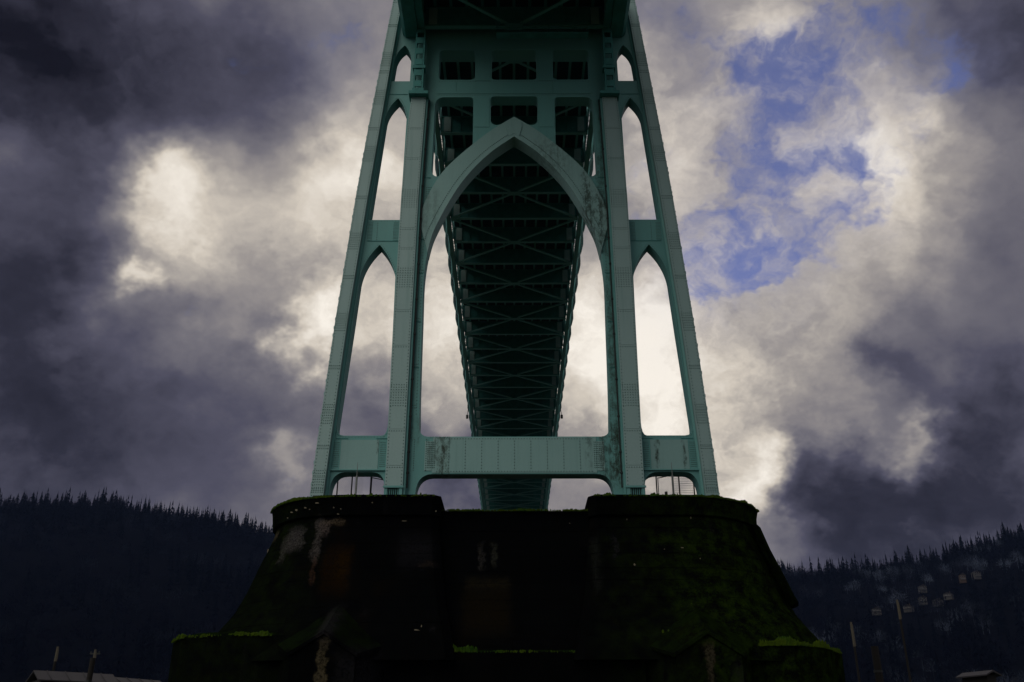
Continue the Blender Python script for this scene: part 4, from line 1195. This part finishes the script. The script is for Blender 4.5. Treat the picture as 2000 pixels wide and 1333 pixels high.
# ------------------------------------------------------------------ houses on the right hillside
def house_meshes(kind):
    wm = WALL_TAN if kind == 1 else WALL_PALE
    W_, D_, H_ = [(9, 8, 5.2), (7.5, 7, 6.5), (10, 8, 3.4)][kind]
    out = []
    c = MB(); c.box(-W_ / 2, W_ / 2, -D_ / 2, D_ / 2, -4, H_); out.append(("wall", c.mesh("wall", wm), []))
    c = MB(); c.prism([(-W_ / 2 - .5, H_ - .05), (W_ / 2 + .5, H_ - .05), (0, H_ + 2.2)], -D_ / 2 - .5, D_ / 2 + .5)
    ch = MB(); ch.box(W_ * .2, W_ * .2 + .8, -1, -.2, H_, H_ + 2.9)
    out.append(("roof", c.mesh("roof", ROOF_DK), [("chimney", ch.mesh("chimney", WALL_TAN))]))
    rows = 2 if H_ > 4 else 1
    for r in range(rows):
        for i in range(3):
            x = -W_ / 2 + (i + .5) * W_ / 3
            z = 0.9 + r * 2.6
            f = MB(); f.box(x - .95, x + .95, -D_ / 2 - .10, -D_ / 2 - .005, z, z + 1.6)
            p = MB(); p.box(x - .8, x + .8, -D_ / 2 - .13, -D_ / 2 - .103, z + .13, z + 1.47)
            out.append(("window", f.mesh("window", WHITE), [("pane", p.mesh("pane", GLASS))]))
    b = MB(); b.box(-W_ / 2 + .4, W_ / 2 - .4, -D_ / 2 - 1.4, -D_ / 2 - .15, 0.35, .55)
    rl = MB(); rl.box(-W_ / 2 + .4, W_ / 2 - .4, -D_ / 2 - 1.4, -D_ / 2 - 1.32, .56, 1.4)
    out.append(("balcony", b.mesh("balcony", WALL_PALE), [("balustrade", rl.mesh("balustrade", WHITE))]))
    return out
HM = [house_meshes(i) for i in range(3)]
HOUSE = [(0.4294, 0.158, 0, 20, "upper pale house of the close pair on the right hillside"), (0.4274, 0.1455, 0, 15, "lower two storey pale house of the close pair on the right hillside"), (0.4431, 0.1440, 2, 25, "low pale house beside the two storey one on the right hillside"),
         (0.4556, 0.1505, 2, -20, "small pale house up slope from the low one on the right hillside"), (0.4737, 0.1680, 1, 10, "tan house among trees high on the right hillside"), (0.4888, 0.1710, 0, 30, "highest pale house, rightmost on the hillside"),
         (0.4116, 0.1380, 2, -25, "pale gabled house just right of the tall pole"), (0.3774, 0.1350, 2, 10, "lone pale house half hidden in trees left of the tall pole")]
HPOS = []
for a, slp, kind, rz, label in HOUSE:
    best = None
    for y in np.arange(520, 1140, 4.0):
        e = abs(hill_z(a * y, y) - slp * y - 1.7)
        if best is None or e < best[0]: best = (e, y)
    y = best[1]; x = a * y
    HPOS.append((x, y))
    t = thing("house", label, "house", (x, y, hill_z(x, y) + 3.5), R(rz - 22), "houses on the right hillside")
    t.scale = (0.70, 0.70, 0.70)
    for nm, me, subs in HM[kind]:
        p = put(nm, me, t)
        for sn, sm in subs: put(sn, sm, p)

# ------------------------------------------------------------------ trees
def conifer_arrays(h, r, layers, pts, seed):
    g = random.Random(seed)
    V, F = [], []
    for l in range(layers):
        t = l / (layers - 1)
        z = h * (0.10 + 0.86 * t)
        rr = r * (1 - t) ** 0.95 * g.uniform(0.70, 1.2) + 0.10
        drop = h * 0.9 / layers * g.uniform(0.9, 1.7)
        o = len(V)
        V.append((g.uniform(-.1, .1), g.uniform(-.1, .1), z + drop * 0.9))
        ph = g.uniform(0, 6)
        for k in range(pts):
            a = ph + 2 * math.pi * k / pts
            q = rr * g.uniform(0.55, 1.25)
            V.append((q * math.cos(a), q * math.sin(a), z - drop * g.uniform(0.0, 0.55)))
            a2 = a + math.pi / pts
            V.append((q * 0.35 * math.cos(a2), q * 0.35 * math.sin(a2), z + drop * 0.2))
        m = 2 * pts
        for k in range(m):
            F.append((o, o + 1 + k, o + 1 + (k + 1) % m))
    V.append((0.0, 0.0, h * 1.03)); V.append((0.12, 0, h * 0.9)); V.append((-0.08, 0.1, h * 0.9)); V.append((-0.06, -0.1, h * 0.9))
    o = len(V) - 4
    F += [(o, o + 1, o + 2), (o, o + 2, o + 3), (o, o + 3, o + 1)]
    return V, F
TREE = []
for i in range(7):
    h = [21, 24, 18, 27, 15, 22, 19][i]
    V, F = conifer_arrays(h, h * [0.36, 0.30, 0.40, 0.31, 0.42, 0.28, 0.44][i], [11, 13, 9, 14, 9, 13, 10][i], 8, 100 + i)
    me = bpy.data.meshes.new("crown"); me.from_pydata(V, [], F); me.materials.append(NEEDLE)
    c = MB(); c.tube((0, 0, -1.0), (0, 0, h * 0.9), h * 0.018, 0.03, 6)
    TREE.append((me, c.mesh("trunk", BARK)))
def plant_conifer(x, y, k, sc, label, group):
    t = thing("conifer_tree", label, "conifer", (x, y, hill_z(x, y) - 0.5), random.uniform(0, 6.28), group)
    t.scale = (sc * random.uniform(.85, 1.2), sc * random.uniform(.85, 1.2), sc)
    put("crown", TREE[k][0], t); put("trunk", TREE[k][1], t)
for side, a0, a1, n, where in ((-1, -0.585, -0.245, 145, "left"), (1, 0.245, 0.585, 145, "right")):
    grp = f"conifers along the skyline of the {where} hill"
    for i in range(n):
        a = a0 + (a1 - a0) * (i + random.uniform(0.05, 0.95)) / n
        y = HY1 + random.uniform(-45, 12)
        sc = random.choice((0.42, 0.55, 0.65, 0.72, 0.82, 1.0)) * random.uniform(0.85, 1.1)
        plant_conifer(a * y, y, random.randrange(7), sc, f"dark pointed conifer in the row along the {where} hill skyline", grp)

def scatter(name, n, templates, mat, t0, t1, keep, smin, smax, amax=0.95):
    Vs, Fs, off = [], [], 0
    cnt = 0
    while cnt < n:
        a = rng.uniform(-amax, amax); t = rng.uniform(t0, t1) if rng.random() < 0.7 else t1 - 0.13 * rng.random()
        y = HY0 + t * (HY1 - HY0); x = a * y
        if not keep(x, y): continue
        if any((x - hx) ** 2 + (y - hy) ** 2 < 13 ** 2 or (abs(x - hx * y / hy) < 5 and 0 < hy - y < 26) for hx, hy in HPOS): 
            cnt += 1; continue
        V, F = templates[rng.integers(len(templates))]
        sc = rng.uniform(smin, smax); r = rng.uniform(0, 6.28)
        c_, s_ = math.cos(r), math.sin(r)
        P = V * np.array([sc * rng.uniform(.85, 1.2), sc * rng.uniform(.85, 1.2), sc])
        P = np.stack([P[:, 0] * c_ - P[:, 1] * s_ + x, P[:, 0] * s_ + P[:, 1] * c_ + y, P[:, 2] + hill_z(x, y) - 0.5], 1)
        Vs.append(P); Fs.append(F + off); off += len(V); cnt += 1
    V = np.concatenate(Vs).astype(np.float32); F = np.concatenate(Fs).astype(np.int32)
    me = bpy.data.meshes.new(name)
    me.vertices.add(len(V)); me.vertices.foreach_set("co", V.ravel())
    me.loops.add(F.size); me.loops.foreach_set("vertex_index", F.ravel())
    me.polygons.add(len(F)); me.polygons.foreach_set("loop_start", np.arange(0, F.size, 3, dtype=np.int32))
    me.update(calc_edges=True)
    me.materials.append(mat)
    return tag(put(name, me), kind='stuff')
con_t = []
for i in range(6):
    h = 15 + 2 * i
    V, F = conifer_arrays(h, h * random.uniform(.15, .23), 6, 6, 300 + i)
    con_t.append((np.array(V), np.array(F)))
def twig_arrays(h, r, n, seed):
    g = random.Random(seed)
    V, F = [], []
    for i in range(n):
        a = g.uniform(0, 6.283); u = g.uniform(0, 1) ** 0.5; el = g.uniform(-0.3, 1.4)
        cx = r * u * math.cos(a) * math.cos(el * .8); cy = r * u * math.sin(a) * math.cos(el * .8); cz = h * (0.42 + 0.5 * max(0, math.sin(max(el, -0.3))) * u)
        L = g.uniform(1.2, 3.0); dx, dy, dzz = cx / r + g.uniform(-.5, .5), cy / r + g.uniform(-.5, .5), g.uniform(.3, 1.2)
        m = math.sqrt(dx * dx + dy * dy + dzz * dzz)
        dx, dy, dzz = dx / m * L, dy / m * L, dzz / m * L
        wv = g.uniform(.10, .26)
        o = len(V)
        V += [(cx - wv, cy, cz), (cx + wv, cy - wv, cz), (cx + dx, cy + dy, cz + dzz)]
        F.append((o, o + 1, o + 2))
    o = len(V)
    V += [(-.2, 0, 0), (.2, 0, 0), (0, 0.05, h * .8), (0, -.2, 0), (0, .2, 0), (0.05, 0, h * .8)]
    F += [(o, o + 1, o + 2), (o + 3, o + 4, o + 5)]
    return np.array(V), np.array(F)
twig_t = [twig_arrays(11 + 1.5 * i, 4.2 + .4 * i, 90, 500 + i) for i in range(5)]
def patch(x, y):
    return math.sin(x * 0.021 + 1.2) * math.sin(y * 0.019 + x * 0.004) + 0.5 * math.sin(x * 0.051 + y * 0.043)
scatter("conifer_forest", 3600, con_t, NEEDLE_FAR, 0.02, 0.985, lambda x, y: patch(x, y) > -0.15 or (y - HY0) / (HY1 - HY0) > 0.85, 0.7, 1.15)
scatter("bare_woodland", 6500, twig_t, TWIG_FAR, 0.01, 0.93, lambda x, y: patch(x, y) < 0.55, 0.7, 1.2)

# bare trees on the near bank
def bare_tree_mesh(seed, h):
    g = random.Random(seed)
    trunk, crown = MB(), MB()
    def grow(p, d, L, r, depth):
        q = p + d * L
        (trunk if depth == 0 else crown).tube(p, q, r, r * 0.68, 5 if depth < 2 else 3, cap=False)
        if depth >= 5: return
        for k in range(3 if depth else 5):
            nd = (d + Vector((g.uniform(-1, 1), g.uniform(-1, 1), g.uniform(-.25, .6))) * (0.65 if depth else 0.8)).normalized()
            st = p + d * L * g.uniform(0.45, 1.0)
            grow(st, nd, L * g.uniform(0.58, 0.78), r * 0.55, depth + 1)
    grow(Vector((0, 0, -0.4)), Vector((g.uniform(-.06, .06), g.uniform(-.06, .06), 1)).normalized(), h * 0.36, h * 0.016, 0)
    return trunk.mesh("trunk", BARK, False), crown.mesh("crown", TWIG, False)
BT = [bare_tree_mesh(40 + i, 11) for i in range(4)]
NEAR_TREES = [(-0.50, 112, 0.8), (-0.42, 118, 0.95), (-0.385, 122, 1.15), (-0.36, 110, 0.9), (-0.335, 126, 1.15), (-0.31, 108, 0.95), (-0.29, 121, 1.2), (-0.545, 122, 0.75),
              (0.335, 124, 1.2), (0.355, 110, 0.85), (0.375, 96, 0.8), (0.395, 125, 1.0), (0.42, 112, 1.05), (0.445, 122, 1.25), (0.475, 115, 1.2), (0.505, 124, 1.15), (0.54, 112, 1.05)]
for i, (a, y, sc) in enumerate(NEAR_TREES):
    side = "left" if a < 0 else "right"
    t = thing("bare_tree", f"leafless grey twigged tree in the thicket on the {side} bank", "bare tree", (a * y, y, -0.3), random.uniform(0, 6), f"bare trees on the {side} bank")
    t.scale = (sc, sc, sc)
    tr, cr = BT[i % 4]
    put("trunk", tr, t); put("crown", cr, t)

# ------------------------------------------------------------------ damp river air
hz = MB(); hz.box(-3040, 3040, -3040, 3040, -8.5, 352)
hm = bpy.data.materials.new("damp_air"); hm.use_nodes = True
ht = hm.node_tree; ht.nodes.clear()
pv = ht.nodes.new('ShaderNodeVolumePrincipled')
pv.inputs['Color'].default_value = (0.32, 0.48, 1.0, 1)
pv.inputs['Density'].default_value = 0.00004
ho = ht.nodes.new('ShaderNodeOutputMaterial'); ht.links.new(pv.outputs[0], ho.inputs['Volume'])
tag(hz.build("haze", hm), kind='stuff')
